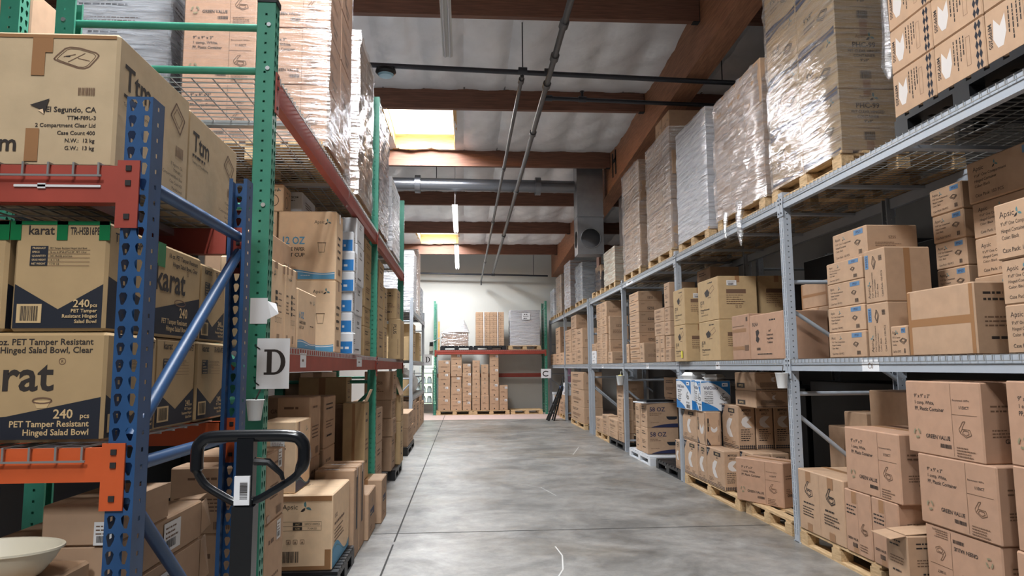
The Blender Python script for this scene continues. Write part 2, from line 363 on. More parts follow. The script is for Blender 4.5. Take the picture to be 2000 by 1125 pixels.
def text1(c):
    W, H = c.W, c.H
    c.rag(W*.15, H*.84, H*.045, 2, W*.6, INK); c.rag(W*.15, H*.5, H*.03, 3, W*.7); c.rag(W*.25, H*.2, H*.05, 1, W*.45, INK)
def text2(c):
    W, H = c.W, c.H
    c.text('SZSS', W*.5, H*.55, H*.1, INK2, 'c', True); c.rag(W*.15, H*.4, H*.03, 3, W*.6)
def flat(c):
    W, H = c.W, c.H; c.rect(0, H*.4, W, H*.58, TAPE); c.rag(W*.1, H*.75, H*.09, 1, W*.7, INK); c.rag(W*.2, H*.15, H*.1, 1, W*.6, INK)
def flats(c): c.text('SZSS', c.W*.5, c.H*.2, c.H*.24, INK, 'c', True); c.rag(c.W*.1, c.H*.7, c.H*.07, 1, c.W*.2)
def six(c):
    W, H = c.W, c.H
    c.text('BQAA', W*.08, H*.76, H*.085, INK, bold=True); c.rag(W*.62, H*.84, H*.045, 1, W*.22, INK)
    c.poly([(W*.18, H*.64), (W*.27, H*.68), (W*.3, H*.6), (W*.25, H*.52), (W*.3, H*.46), (W*.25, H*.36), (W*.18, H*.42), (W*.2, H*.52)], INK)
    for i, t in enumerate(('6x6"', 'Compartment', 'Hinged Black', 'Container')): c.text(t, W*.62, H*(.6-.085*i), H*.05, INK, 'c', True, W*.2)
    c.code(W*.2, H*.2, W*.12, H*.06, INK); c.rag(W*.22, H*.1, H*.03, 1, W*.6, INK)
def sixsix(c):
    W, H = c.W, c.H; c.text('6x6"', W*.5, H*.74, H*.07, INK, 'c', True, W*.6); c.rag(W*.2, H*.62, H*.035, 5, W*.6, INK); c.code(W*.25, H*.2, W*.5, H*.08, INK); c.line([(W*.15, H*.14), (W*.85, H*.14)], .004, INK)
def pink(c):
    W, H = c.W, c.H; c.rect(0, H*.62, W*.85, H*.7, TAPE); c.rag(W*.05, H*.75, H*.025, 1, W*.8, INK2); c.rect(0, H*.22, W*.75, H*.3, TAPE); c.code(W*.86, H*.85, W*.1, H*.1, INK); c.rect(W*.75, H*.2, W*.98, H*.32, INK2)
def spec(c):
    W, H = c.W, c.H
    c.logo(W*.45, H*.86, H*.04); c.text('Apsic', W*.2, H*.84, H*.04, INK); c.rag(W*.06, H*.62, H*.03, 1, W*.26, INK); c.rag(W*.06, H*.54, H*.022, 4, W*.26, INK2)
    for i in range(4): c.rect(W*.5, H*(.62-.075*i), W*.62, H*(.665-.075*i), INK); c.rag(W*.68, H*(.63-.075*i), H*.022, 1, W*.24)
    for i in range(4): c.line([(W*(.5+.1*i), H*.28), (W*(.56+.1*i), H*.28), (W*(.56+.1*i), H*.34), (W*(.5+.1*i), H*.34)], .002, INK2, True)
    c.code(W*.08, H*.04, W*.14, H*.1, INK2); c.code(W*.6, H*.04, W*.14, H*.1, INK2)
    c.rect(W*.02, H*.9, W*.12, H, TAPE); c.rect(W*.4, H*.92, W*.56, H, TAPE); c.rect(W*.88, H*.9, W*.99, H, TAPE)
def cupbox(big, sub, f):
    def d(c):
        W, H = c.W, c.H; c.wave(BLUEI, H*.09, H*.15, WHITEB)
        c.text(big, W*(.46 if f else .06), H*.52, H*.115, BLUEI, 'r' if f else 'l', True, W*.42); x = W*(.46 if f else .08)
        for i, t in enumerate(sub): c.text(t, x, H*(.42-.085*i), H*.055, INK, 'r' if f else 'l', True, W*.42)
        c.text('Apsic', W*.62, H*.83, H*.05, INK); c.logo(W*.86, H*.85, H*.05); c.cup(W*.76, H*.47, H*.07) if f else c.rag(W*.65, H*.4, H*.03, 1, W*.2); c.rag(W*.4, H*.05, H*.016, 1, W*.2, WHITEB)
    return d
oz12 = cupbox('12 OZ', ('WHITE PAPER', 'HOT CUP'), True); oz6 = cupbox('6 OZ', ('WHITE PAPER', 'HOT CUP'), False)
def oz8(c): c.text('8 OZ', c.W*.1, c.H*.3, c.H*.2, INK2, bold=True); c.text('Apsic', c.W*.68, c.H*.55, c.H*.08, INK2); c.logo(c.W*.9, c.H*.55, c.H*.08)
def specs(c):
    W, H = c.W, c.H; c.rag(W*.2, H*.62, H*.05, 4, W*.6, INK); c.code(W*.3, H*.08, W*.4, H*.09, INK2)
def circ(c):
    W, H = c.W, c.H; c.text('Apsic', W*.35, H*.78, H*.09, INK); c.logo(W*.75, H*.8, H*.08); c.line([(W*.4+H*.2*math.cos(i*.4), H*.4+H*.22*math.sin(i*.4)) for i in range(16)], .006, INK2, True)
def whitebox(c): c.text('PSC04', c.W*.5, c.H*.78, c.H*.09, INK, 'c', True, c.W*.6); c.rag(c.W*.3, c.H*.68, c.H*.04, 1, c.W*.4, INK); c.rag(c.W*.1, c.H*.1, c.H*.05, 1, c.W*.6, INK)
def whites(c): c.rag(c.W*.2, c.H*.7, c.H*.05, 3, c.W*.6, INK2); c.code(c.W*.5, c.H*.1, c.W*.25, c.H*.15, INK2)
def bluebox(c): c.rect(0, 0, c.W, c.H*.6, BLUEP); c.rag(c.W*.6, c.H*.22, c.H*.16, 1, c.W*.36, WHITEB)
def blues(c): c.rect(0, c.H*.62, c.W, c.H*.98, NVBL)
def rot(c): q = c.turned(3); q.text('PLUS', q.W*.12, q.H*.4, q.H*.3, INK, bold=True, maxw=q.W*.35); q.rag(q.W*.1, q.H*.25, q.H*.06, 1, q.W*.5); q.rag(q.W*.5, q.H*.8, q.H*.06, 1, q.W*.4)
def lbl(c):
    W, H = c.W, c.H; c.rag(W*.2, H*.82, H*.05, 1, W*.5, INK2); c.rag(W*.2, H*.5, H*.03, 4, W*.65); c.code(W*.55, H*.04, W*.28, H*.12, INK2); c.rect(W*.04, 0, W*.2, H*.1, TAPE)
def apsicbig(c):
    W, H = c.W, c.H
    c.text('Apsic', W*.36, H*.82, H*.07, INK); c.logo(W*.66, H*.84, H*.08)
    c.line([(W*.34, H*.53), (W*.87, H*.53), (W*.87, H*.65), (W*.34, H*.65)], .002, INK2, True); c.line([(W*.34, H*.59), (W*.87, H*.59)], .002, INK2)
    for i, (a, b) in enumerate((('PKT', '20PCS/1000PCS'), ('G.W', '7.50KGS'))):
        y = H*(.605-.06*i); c.rect(W*.5, y-H*.008, W*.62, y+H*.036, INK); c.text(a, W*.56, y, H*.024, CREAMI, 'c', True); c.text(b, W*.75, y, H*.026, INK, 'c', maxw=W*.2)
    for i in range(3):
        x = W*(.42+.09*i); c.line([(x, H*.35), (x+W*.05, H*.35), (x+W*.05, H*.405), (x, H*.405)], .003, INK2, True); c.poly([(x+W*.012, H*.36), (x+W*.038, H*.36), (x+W*.025, H*.395)], INK2)
    c.code(W*.36, H*.1, W*.22, H*.15); c.rect(0, H*.93, W, H, TAPE); c.rect(0, 0, W, H*.05, TAPE); c.rect(W*.92, 0, W, H*.27, TAPE)
def apsicbigs(c):
    W, H = c.W, c.H; c.wave(BLUEI, H*.06, H*.32, TEAL)
    c.text('12 OZ', W*.1, H*.66, H*.055, INK2, bold=True, maxw=W*.3); c.rag(W*.1, H*.56, H*.045, 1, W*.6); c.rag(W*.1, H*.48, H*.025, 4, W*.6)
def oz08(c): c.text('0B', c.W*.6, c.H*.6, c.H*.09, INK, 'c', True); c.rag(c.W*.35, c.H*.52, c.H*.03, 2, c.W*.4, INK); c.logo(c.W*.5, c.H*.84, c.H*.05)
def oz08s(c):
    W, H = c.W, c.H; c.wave(NVBL, H*.04, H*.2, TEAL); c.poly([(W*.3, H*.3), (W*.42, H*.55), (W*.7, H*.58), (W*.62, H*.42)], NAVY); c.rect(W*.1, H*.84, W*.2, H, TAPE); c.logo(W*.7, H*.86, H*.05); c.rag(W*.3, H*.7, H*.04, 2, W*.5)
def band(c): q = c.turned(3); q.rect(q.W*.08, q.H*.42, q.W*.7, q.H*.7, NAVY); q.rag(q.W*.12, q.H*.5, q.H*.1, 1, q.W*.45, INK2)
def bandt(c): c.rag(c.W*.2, c.H*.7, .018, 2, c.W*.4, INK2); c.rect(c.W*.1, c.H*.4, c.W*.2, c.H*.8, WHITEB)
def dk(c): W, H = c.W, c.H; c.rect(W*.25, H*.42, W*.8, H*.6, NVBL); c.rag(W*.28, H*.49, H*.035, 2, W*.45, CREAMI); c.logo(W*.5, H*.78, H*.06); c.rag(W*.2, H*.2, H*.03, 2, W*.5)
def gvdark(c): c.text('GREEN VALUE', c.W*.45, c.H*.7, c.H*.08, INK2, 'c', True, c.W*.5); c.rag(c.W*.3, c.H*.35, c.H*.06, 1, c.W*.4)
def stick(c):
    W, H = c.W, c.H; rs = random.Random(int(W*9e3+H*7e3)); c.logo(W*.5, H*.85, H*.07); c.rag(W*.2, H*.5, H*.035, rs.choice((1, 2)), W*.55); c.rect(W*.45, H*.06, W*.57, H*.16, INK)
    c.line([(W*.02, H*.47), (W*.98, H*.47)], .004, INK2)
def ttm(c):
    W, H = c.W, c.H
    T = lambda k, w: c.line([(W*(.835+a*k), H*(.82+b*k)) for a, b in ((-.095, -.01), (-.085, .015), (-.05, .075), (-.03, .085), (.01, .08), (.08, .045), (.093, .025), (.085, .0), (.055, -.065), (.035, -.08), (.01, -.078), (-.07, -.03))], w, INK2, True)
    T(1, .004); T(.86, .0015); c.line([(W*.8, H*.79), (W*.87, H*.86)], .002, INK2); c.line([(W*.84, H*.82), (W*.89, H*.8)], .002, INK2); c.line([(W*.78, H*.83), (W*.83, H*.85)], .002, INK2); c.rect(W*.79, H*.83, W*.808, H*.838, INK)
    for i, (t, h) in enumerate((('El Segundo, CA', .042), ('TTM-F89L-3', .03), ('2 Compartment Clear Lid', .03), ('Case Count 400', .03), ('N.W.:  12 kg', .03), ('G.W.:  13 kg', .03))): c.text(t, W*.93, H*(.4-.058*i), H*h, INK, 'r', True)
    c.code(W*.85, H*.53, W*.07, H*.06, INK2); c.text('Ttm', W*.61, H*.1, H*.13, INK, 'r', True)
    c.rect(W*.65, H*.86, W*.735, H, TAPE); c.rect(W*.65, H*.68, W*.705, H*.87, TAPE); c.rect(W*.645, H*.02, W*.7, H*.27, TAPE); c.rect(0, H*.975, W, H, TAPE)
    c.poly([(W*.655, H*.45), (W*.735, H*.5), (W*.715, H*.38), (W*.69, H*.425)], INK); c.poly([(W*.69, H*.41), (W*.715, H*.38), (W*.71, H*.42)], KLITE)
def ttms(c):
    W, H = c.W, c.H
    c.text('Ttm', W*.06, H*.64, H*.2, INK, bold=True); c.rag(W*.06, H*.57, H*.035, 1, W*.34, INK); c.text('Tooling and Manufacturing', W*.06, H*.5, H*.03, INK, maxw=W*.42)
    c.line([(W*.7, H*.74), (W*.78, H*.88), (W*.93, H*.78), (W*.86, H*.62)], .006, INK2, True); c.line([(W*.74, H*.75), (W*.79, H*.83), (W*.89, H*.77), (W*.84, H*.67)], .003, INK2, True); c.code(W*.8, H*.4, W*.12, H*.1, INK2)
    for i, t in enumerate(('El Segundo, CA', 'TTM-F89L-3', '2 Compartment Black Base', 'Case Count 400', 'Manufactured')): c.text(t, W*.92, H*(.3-.055*i), H*.03, INK, 'r', maxw=W*.5)
def ramp(c, lo, hi, peak): c.poly([(0, 0), (c.W, 0), (c.W, c.H*hi), (c.W*peak, c.H*lo), (0, c.H*hi)], NAVY)
def karatf(c):
    W, H = c.W, c.H; ramp(c, .18, .42, .5); c.text('karat', W*.26, H*.9, H*.09, INK, 'c', True, W*.3); c.text('TR-HSB16PET', W*.97, H*.9, H*.075, INK, 'r', True, W*.38)
    x0, y0 = W*.15, H*.56; hh = H*.038
    for i, t in enumerate(('PET Tamper Resistant Hinged Salad Bowl', '16 oz, 6.69"x6.69"x2.28", PET, Clear', '240 (4x60) pcs/case', '14.11 LB', '11.91 LB')):
        y = y0+H*.19-i*hh; c.rect(x0, y, x0+W*.2, y+hh, NAVY); c.text(('PRODUCT', 'SPECS', 'QUANTITY', 'GROSS WEIGHT', 'NET WEIGHT')[i], x0+W*.02, y+hh*.25, hh*.5, CREAMI, bold=True, maxw=W*.16); c.text(t, x0+W*.22, y+hh*.25, hh*.5, INK, maxw=W*.42); c.line([(x0+W*.2, y), (x0+W*.68, y)], .001, INK2)
    c.rect(W*.04, H*.05, W*.32, H*.23, CREAMI); c.code(W*.08, H*.07, W*.2, H*.14, INK); bowltxt(c, W*.95, H*.2, H*.075)
def bowltxt(c, x, y, h):
    c.text('240', x-h*.95, y, h, CREAMI, 'r', True); c.text('pcs', x, y, h*.5, CREAMI, 'r', True)
    for i, t in enumerate(('PET Tamper', 'Resistant Hinged', 'Salad Bowl')): c.text(t, x, y-h*.68*(i+1), h*.46, CREAMI, 'r', True)
def bigkarat(c, x, y, h, m):
    c.text('karat', x, y, h, m, 'r', True); c.line([(x+h*.22+h*.1*math.cos(i*.6), y+h*.9+h*.1*math.sin(i*.6)) for i in range(11)], h*.02, INK2, True); c.text('R', x+h*.22, y+h*.85, h*.1, INK2, 'c')
def karats(c):
    W, H = c.W, c.H; ramp(c, .28, .5, .45); c.text('TR-HSB16PET', W*.04, H*.86, H*.09, INK, bold=True, maxw=W*.34); c.text('16 oz. PET Tamper Resistant', W*.96, H*.9, H*.055, INK, 'r', True, W*.5); c.text('Hinged Salad Bowl, Clear', W*.96, H*.81, H*.055, INK, 'r', True, W*.46)
    bigkarat(c, W*.8, H*.5, H*.3, INK); c.line([(W*.74+W*.07*math.cos(i*.5), H*.39+H*.035*math.sin(i*.5)) for i in range(13)], .004, INK2, True); c.text('240', W*.84, H*.22, H*.12, CREAMI, 'r', True); c.text('PET Tamper Resistant', W*.84, H*.13, H*.06, CREAMI, 'r', True, W*.36); c.text('Hinged Salad Bowl', W*.84, H*.05, H*.06, CREAMI, 'r', True, W*.32)
def karatl(c):
    W, H = c.W, c.H; c.poly([(0, 0), (W, 0), (W, H*.4), (W*.55, H*.22), (W*.2, H*.16), (0, H*.3)], NAVY)
    c.text('16 oz. PET Tamper Resistant', W*.95, H*.91, H*.062, INK, 'r', True); c.text('Hinged Salad Bowl, Clear', W*.95, H*.83, H*.062, INK, 'r', True); bigkarat(c, W*.77, H*.47, H*.31, INK)
    x, y, r = W*.72, H*.37, H*.09; c.poly([(x-r*.9, y), (x+r*.9, y), (x+r*.5, y-r*.8), (x-r*.5, y-r*.8)], CREAMI); c.line([(x+r*math.cos(i*.5), y+r*.3*math.sin(i*.5)) for i in range(13)], .004, INK2, True)
    c.text('240', W*.87, H*.2, H*.09, CREAMI, 'r', True); c.text('pcs', W*.95, H*.2, H*.05, CREAMI, 'r', True); c.text('PET Tamper Resistant', W*.95, H*.12, H*.06, CREAMI, 'r', True); c.text('Hinged Salad Bowl', W*.95, H*.04, H*.06, CREAMI, 'r', True)
def sealed(c): c.rect(0, c.H*.45, c.W, c.H*.5, INK2); c.rag(c.W*.4, c.H*.7, .01, 1, c.W*.2)
def phcf(c):
    W, H = c.W, c.H; c.text('Apsic', W*.35, H*.86, H*.06, INK2); c.logo(W*.62, H*.88, H*.08); c.text('PHC-99', W*.5, H*.7, H*.09, INK, 'c', True, W*.5)
    for i, t in enumerate(('PET CLEAR HINGED', 'CONTAINER', '9"x9"')): c.text(t, W*.5, H*(.61-.08*i), H*.05, INK, 'c', True, W*(.6, .4, .16)[i])
    c.line([(W*.3, H*.36), (W*.7, H*.36)], .004, INK2); c.code(W*.4, H*.16, W*.2, H*.14, INK); c.rect(W*.44, 0, W*.58, H*.14, TAPE); c.rect(W*.44, H*.9, W*.58, H, TAPE)
def phca(c):
    W, H = c.W, c.H; c.text('9"x9"', W*.2, H*.52, H*.11, INK, bold=True, maxw=W*.4); c.rag(W*.2, H*.42, H*.035, 2, W*.4); c.clam(W*.72, H*.4, H*.18); c.logo(W*.84, H*.86, H*.08); c.text('Apsic', W*.6, H*.84, H*.06, INK2); c.wave(NVBL, H*.02, H*.1); c.poly([(0, H*.9), (W*.5, H*.97), (W, H*.94), (W, H), (0, H)], NVBL)
def none(c): pass
# kind: (cardboard, front, right side, left side, top, tape strip over the lid)
KIND = {
 'shade_block': (BPLA, none, none, none, 0), 'openbox': (KRAFT, text1, text1, None, 0), 'gv': (KPINK, gv, gvs, None, 1), 'gvflip': (KPINK, lambda c: gv(c.turned(2)), gvs, None, 1), 'gvside': (KPINK, gvside, gvs, None, 0), 'clam2': (KRAFT, clam2, none, None, 1), 'plain': (KRAFT, none, none, None, 1),
 'apsic': (KRAFT, apsic, text2, None, 0), 'apsicv': (KRAFT, apsicv, tapev, None, 0), 'plaintape': (KRAFT, plaintape, text1, None, 0), 'mf': (KRAFT, mf, mfs, None, 0), 'mfr': (KRAFT, mfr, lambda c: mf(c.turned(1)), None, 0), 'mft': (KRAFT, mft, mfs, None, 0),
 'wc': (WHITEB, wc, wc, None, 0), 'oz58': (KRAFT, text1, oz58r, None, 0), 'text': (KRAFT, text1, text2, text2, 0), 'jc': (KTAN, jc, jcs, None, 1), 'sixsix': (KRAFT, sixsix, none, None, 0), 'pink': (KPINK, pink, none, None, 0), 'six': (KPINK, six, none, None, 0), 'flat': (KRAFT, flat, flats, None, 0), 'white': (WHITEB, whites, whites, whites, 0),
 'spec': (KLITE, spec, None, none, 0), 'oz6': (KLITE, oz6, None, none, 0), 'oz8': (KRAFT, oz8, None, none, 0), 'oz12': (KLITE, oz12, specs, None, 1), 'whitebox': (WHITEB, whitebox, whites, whitebox, 0), 'circ': (KLITE, circ, circ, None, 0), 'bluebox': (WHITEB, whites, blues, bluebox, 0), 'tan': (KTAN, text1, text1, tapev, 0), 'rot': (KTAN, rot, none, none, 0),
 'lbl': (KRAFT, lbl, lbl, lbl, 0), 'apsicbig': (KLITE, apsicbig, apsicbigs, None, 0), 'oz08': (KLITE, oz08, oz08s, None, 0), 'band': (KRAFT, band, None, none, 2), 'dk': (KRAFT, dk, None, none, 1), 'gvdark': (KRAFT, text1, None, gvdark, 0), 'stick': (KRAFT, stick, none, none, 0),
 'ttm': (KTTM, ttm, ttms, none, 0), 'ttms': (KTTM, none, ttms, none, 0), 'karat': (KBOWL, karatf, karats, none, 0), 'karatl': (KBOWL, karatl, karatf, none, 0), 'karatf': (KBOWL, none, karatf, none, 0), 'sealed': (KRAFT, none, none, none, 0), 'brown': (KRAFT, none, none, none, 0), 'phc': (KTAN, phca, phcf, None, 0), 'mfload': (KRAFT, mfload, mfs, None, 0), 'lbox': (KPINK, gvs, None, gv, 0), 'wl': (WHITEB, text1, none, text1, 0),
}
CM = {}
def carton_mesh(kind, w, d, h):
    key = (kind, round(w, 3), round(d, 3), round(h, 3))
    if key in CM: return CM[key]
    m0, ff, fr, fl, tp = KIND[kind]
    bm = bmesh.new(); bmesh.ops.create_cube(bm, size=1)
    for v in bm.verts: v.co = Vector((v.co.x*w, v.co.y*d, (v.co.z+.5)*h))
    b = min(.008, h*.04); bmesh.ops.bevel(bm, geom=bm.edges[:], offset=b, segments=1, affect='EDGES')
    me0 = bpy.data.meshes.new('t'); bm.to_mesh(me0); bm.free()
    mb = MB(); mb.v = [tuple(v.co) for v in me0.vertices]; mb.f = [tuple(p.vertices) for p in me0.polygons]; mb.m = [mb.mi(m0)]*len(mb.f); bpy.data.meshes.remove(me0)
    x, y = w/2, d/2; e = b
    def cv(o, u, n, W):
        c = Cv(mb, Vector(o), u, (0, 0, 1), n, W-2*e, h-2*e); c.o = c.o+Vector(u)*e+Vector((0, 0, e)); return c
    if ff: ff(cv((-x, -y, 0), (1, 0, 0), (0, -1, 0), w))
    if fr: fr(cv((x, -y, 0), (0, 1, 0), (1, 0, 0), d))
    if fl: fl(cv((-x, y, 0), (0, -1, 0), (-1, 0, 0), d))
    t = Cv(mb, (-x+e, -y+e, h), (1, 0, 0), (0, 1, 0), (0, 0, 1), w-2*e, d-2*e)
    t.line([(0, t.H/2), (t.W, t.H/2)], .003, INK2)
    if kind == 'band': bandt(t)
    if kind == 'apsicbig': t.rag(t.W*.2, t.H*.7, .022, 3, t.W*.5, INK2)
    me = mb.mesh('carton'); CM[key] = me; return me
TM = {}
def tape_mesh(w, d, h, mode, m):
    """a strip of tape along the lid seam, folded down over both ends"""
    key = (round(w, 3), round(d, 3), round(h, 3), mode, m.name)
    if key not in TM:
        mb = MB(); t = .0012; k = .027; dr = min(.075, h*.3)
        if mode == 1:
            x = w/2; mb.box((-x-t, -k, h), (x+t, k, h+t), m); mb.box((x, -k, h-dr), (x+t, k, h), m); mb.box((-x-t, -k, h-dr), (-x, k, h), m)
        else:
            y = d/2; mb.box((-k, -y-t, h), (k, y+t, h+t), m); mb.box((-k, -y-t, h-dr), (k, -y, h), m); mb.box((-k, y, h-dr), (k, y+t, h), m)
        TM[key] = mb.mesh('packing_tape')
    return TM[key]
ROT = {'R': -math.pi/2, 'L': math.pi/2, 'F': 0}
def carton(kind, side, x0, x1, y0, y1, z0, z1, label, group=None, name='carton', yaw=0, gap=.005, tape=None, parent=None):
    X, Y = x1-x0-2*gap, y1-y0-2*gap; w, d = (Y, X) if side in 'RL' else (X, Y); h = z1-z0-.0005
    o = bpy.data.objects.new(name, carton_mesh(kind, w, d, h)); COL.objects.link(o)
    o.location = ((x0+x1)/2, (y0+y1)/2, z0); o.rotation_euler = (0, 0, ROT[side]+yaw)
    tp = KIND[kind][4] if tape is None else tape
    if tp and not parent:
        t = bpy.data.objects.new('packing_tape', tape_mesh(w, d, h, tp, GTAPE if kind.startswith('karat') else TAPE)); COL.objects.link(t); t.parent = o
    if parent: o.parent = parent
    else: tag(o, label, 'box', group)
    return o
def sticker(parent, face, u, v, sw, sh, w, d, h):
    """a white shipping label stuck on one face of a carton"""
    mb = MB(); o, uu, n = {'f': ((-w/2, -d/2, 0), (1, 0, 0), (0, -1, 0)), 'r': ((w/2, -d/2, 0), (0, 1, 0), (1, 0, 0)), 'l': ((-w/2, d/2, 0), (0, -1, 0), (-1, 0, 0))}[face]
    W = w if face == 'f' else d; c = Cv(mb, Vector(o)+Vector(uu)*W*u+Vector((0, 0, h*v)), uu, (0, 0, 1), n, sw, sh); c.k = .003
    c.rect(0, 0, sw, sh, STICK); c.rag(sw*.1, sh*.78, sh*.08, 3, sw*.8, INK2); c.code(sw*.15, sh*.12, sw*.55, sh*.28, INK)
    return mb.build('shipping_label', parent)
def ordn(i, n):
    if n == 2: return ('lower', 'upper')[i]+' one'
    if i == 0: return 'bottom one'
    if i == n-1: return 'topmost one'
    return ('', 'second', 'third', 'fourth', 'fifth', 'sixth', 'seventh')[i]+' from bottom'
def stack(row):
    id_, kind, side, x0, x1, y0, y1, zs, noun, place = row; n = len(zs)-1; out = []
    rs = random.Random(id_)
    for i in range(n):
        lab = f'{noun} {place}' if n == 1 else f'{noun}, {ordn(i, n)} {place}'
        yaw = rs.uniform(-.006, .006) if min(x1-x0, y1-y0) > .2 else 0
        o = carton(kind, side, x0, x1, y0, y1, zs[i], zs[i+1], lab, f'{noun}s {place}' if n > 1 else None, yaw=yaw, gap=.005 if n < 3 else rs.choice((.004, .008, .013, .018)))
        out.append(o)
    return out
# ------------------------------------------------------------------ the shell
def grid_floor():
    m = bpy.data.materials.new('polished_concrete'); m.use_nodes = True; nt = m.node_tree; N = nt.nodes; L = nt.links; b = N['Principled BSDF']
    tc = N.new('ShaderNodeTexCoord')
    def noise(sc, det, rough=.55, dist=0):
        n = N.new('ShaderNodeTexNoise'); n.inputs['Scale'].default_value = sc; n.inputs['Detail'].default_value = det; n.inputs['Roughness'].default_value = rough; n.inputs['Distortion'].default_value = dist; L.new(tc.outputs['Object'], n.inputs['Vector']); return n
    def ramp(n, p0, c0, p1, c1):
        r = N.new('ShaderNodeValToRGB'); L.new(n.outputs['Fac'], r.inputs[0]); e = r.color_ramp.elements; e[0].position = p0; e[1].position = p1; e[0].color = (*c0, 1); e[1].color = (*c1, 1); return r
    a = ramp(noise(1.1, 10, .68, .8), .32, srgb(102, 100, 97), .7, srgb(166, 162, 157)); c = ramp(noise(7, 12, .78, .3), .3, (.58, .58, .58), .7, (1.2, 1.2, 1.2))
    mx = N.new('ShaderNodeMix'); mx.data_type = 'RGBA'; mx.blend_type = 'MULTIPLY'; mx.inputs[0].default_value = .8; L.new(a.outputs[0], mx.inputs[6]); L.new(c.outputs[0], mx.inputs[7])
    d = ramp(noise(.45, 5, .6, .5), .5, (1, 1, 1), .68, (.68, .61, .52)); m2 = N.new('ShaderNodeMix'); m2.data_type = 'RGBA'; m2.blend_type = 'MULTIPLY'; m2.inputs[0].default_value = 1; L.new(mx.outputs[2], m2.inputs[6]); L.new(d.outputs[0], m2.inputs[7])
    L.new(m2.outputs[2], b.inputs['Base Color'])
    r = ramp(noise(2.3, 8, .65), .35, (.3,)*3, .7, (.55,)*3); L.new(r.outputs[0], b.inputs['Roughness'])
    return m
mb = MB(); FL = grid_floor(); mb.face([(-6, -4, 0), (6.5, -4, 0), (6.5, 25, 0), (-6, 25, 0)], FL)
JN = mat('floor_joint', srgb(58, 56, 54), .9); JL = mat('floor_scratch', srgb(196, 194, 190), .6); PNK = mat('painted_floor_band', srgb(206, 180, 172), .5, var=.06)
mb.face([(-6, 21.3, .0012), (6.5, 21.3, .0012), (6.5, 25, .0012), (-6, 25, .0012)], PNK)
for y in (6.92, 16.0): mb.face([(-6, y-.006, .002), (6.5, y-.006, .002), (6.5, y+.006, .002), (-6, y+.006, .002)], JN)
for a, b in ((-3, 6.5), (6.6, 9.2), (9.2, 25)): mb.face([(-.632, a, .0021), (-.617, a, .0021), (-.617, b, .0021), (-.632, b, .0021)], JN)
for pts in ([(.62, 5.2), (.75, 5.6), (.8, 6.0), (.78, 6.3)], [(.7, 9.6), (.98, 9.3), (1.1, 8.7)], [(.95, 11.5), (1.5, 11.2)], [(.2, 7.6), (.6, 7.4)], [(1.9, 12.6), (2.2, 13.8)], [(1.4, 6.9), (1.9, 6.75)]):
    for (ax, ay), (bx, by) in zip(pts, pts[1:]): mb.face([(ax, ay, .0018), (ax+.012, ay, .0018), (bx+.012, by, .0018), (bx, by, .0018)], JL)
struct(mb.build('floor'))
WALLM = mat('cream_wall_paint', srgb(224, 223, 216), .7, var=.02, scale=2)
GWALL = mat('dim_block_wall', srgb(96, 92, 88), .8, var=.08, scale=2)
mb = MB(); x0, x1, z0, z1 = -1.55, -.93, .25, 2.0      # back wall with a window beside the end rack
mb.box((-6, 24.85, 0), (x0, 25, 6.2), WALLM); mb.box((x1, 24.85, 0), (6.5, 25, 6.2), WALLM); mb.box((x0, 24.85, 0), (x1, 25, z0), WALLM); mb.box((x0, 24.85, z1), (x1, 25, 6.2), WALLM)
struct(mb.build('wall_back'))
mb = MB(); mb.box((-6.15, -4, 0), (-6, 25, 7.2), GWALL); struct(mb.build('wall_left'))
mb = MB(); mb.box((6.5, -4, 0), (6.65, 25, 7.2), GWALL); struct(mb.build('wall_right'))
mb = MB(); WF = mat('window_frame_paint', srgb(220, 222, 220), .5)
for a, b in (((x0, 24.86, z0), (x0+.05, 24.94, z1)), ((x1-.05, 24.86, z0), (x1, 24.94, z1)), ((x0, 24.86, z0), (x1, 24.94, z0+.05)), ((x0, 24.86, z1-.05), (x1, 24.94, z1)), ((x0, 24.87, 1.5), (x1, 24.93, 1.54))): mb.box(a, b, WF)
wn = struct(mb.build('window_1'))
OUTD = mat('daylit_garden', srgb(214, 232, 214), .8, emit=1.6, col2=srgb(186, 206, 174), scale=3); OUTD.node_tree.links.new(OUTD.node_tree.nodes['Color Ramp'].outputs[0], OUTD.node_tree.nodes['Principled BSDF'].inputs['Emission Color']) if 'Color Ramp' in OUTD.node_tree.nodes else None
GLASS = mat('window_glass', (1, 1, 1), .02); GLASS.node_tree.nodes['Principled BSDF'].inputs['Transmission Weight'].default_value = 1; GLASS.node_tree.nodes['Principled BSDF'].inputs['IOR'].default_value = 1.05
mb = MB(); mb.box((x0+.05, 24.895, z0+.05), (x1-.05, 24.9, z1-.05), GLASS); mb.build('window_pane', wn)
mb = MB(); mb.face([(-4, 26.2, -.5), (2, 26.2, -.5), (2, 26.2, 4), (-4, 26.2, 4)], OUTD); o = mb.build('garden_backdrop'); o['kind'] = 'structure'
# foil-faced insulation between the roof beams, sagging and creased, with skylight wells
FOIL = mat('foil_insulation', srgb(236, 236, 238), .4, metal=.15, var=.05, scale=3, bump=.8, bscale=4)
SKY_X = (-1.42, -.2); GIRD = (3.1, 3.42)
PUR = [8.73+2.9*k for k in range(-4, 6)]
WELLS = [(-6.2, -3.6), (2.5, 5.1), (11.9, 14.42), (20.6, 23.12)]
def foil_height(x, y, i, rs):
    y0, y1 = PUR[i], PUR[i+1]; t = (y-y0)/(y1-y0); base = roof_z(y)+.34
    t = min(1, max(0, t)); s = abs(math.sin(x*math.pi/.68)); sag = .13*max(0, math.sin(math.pi*t))**.6*(s**.35)
    return base-sag-max(0, math.sin(math.pi*t))**.5*(.02*math.sin(x*5.1+i*2+t*4)+.018*math.sin(x*11.3+y*7.7+i)-.014*math.sin(x*23+y*13))-.006*math.sin(x*9+i)
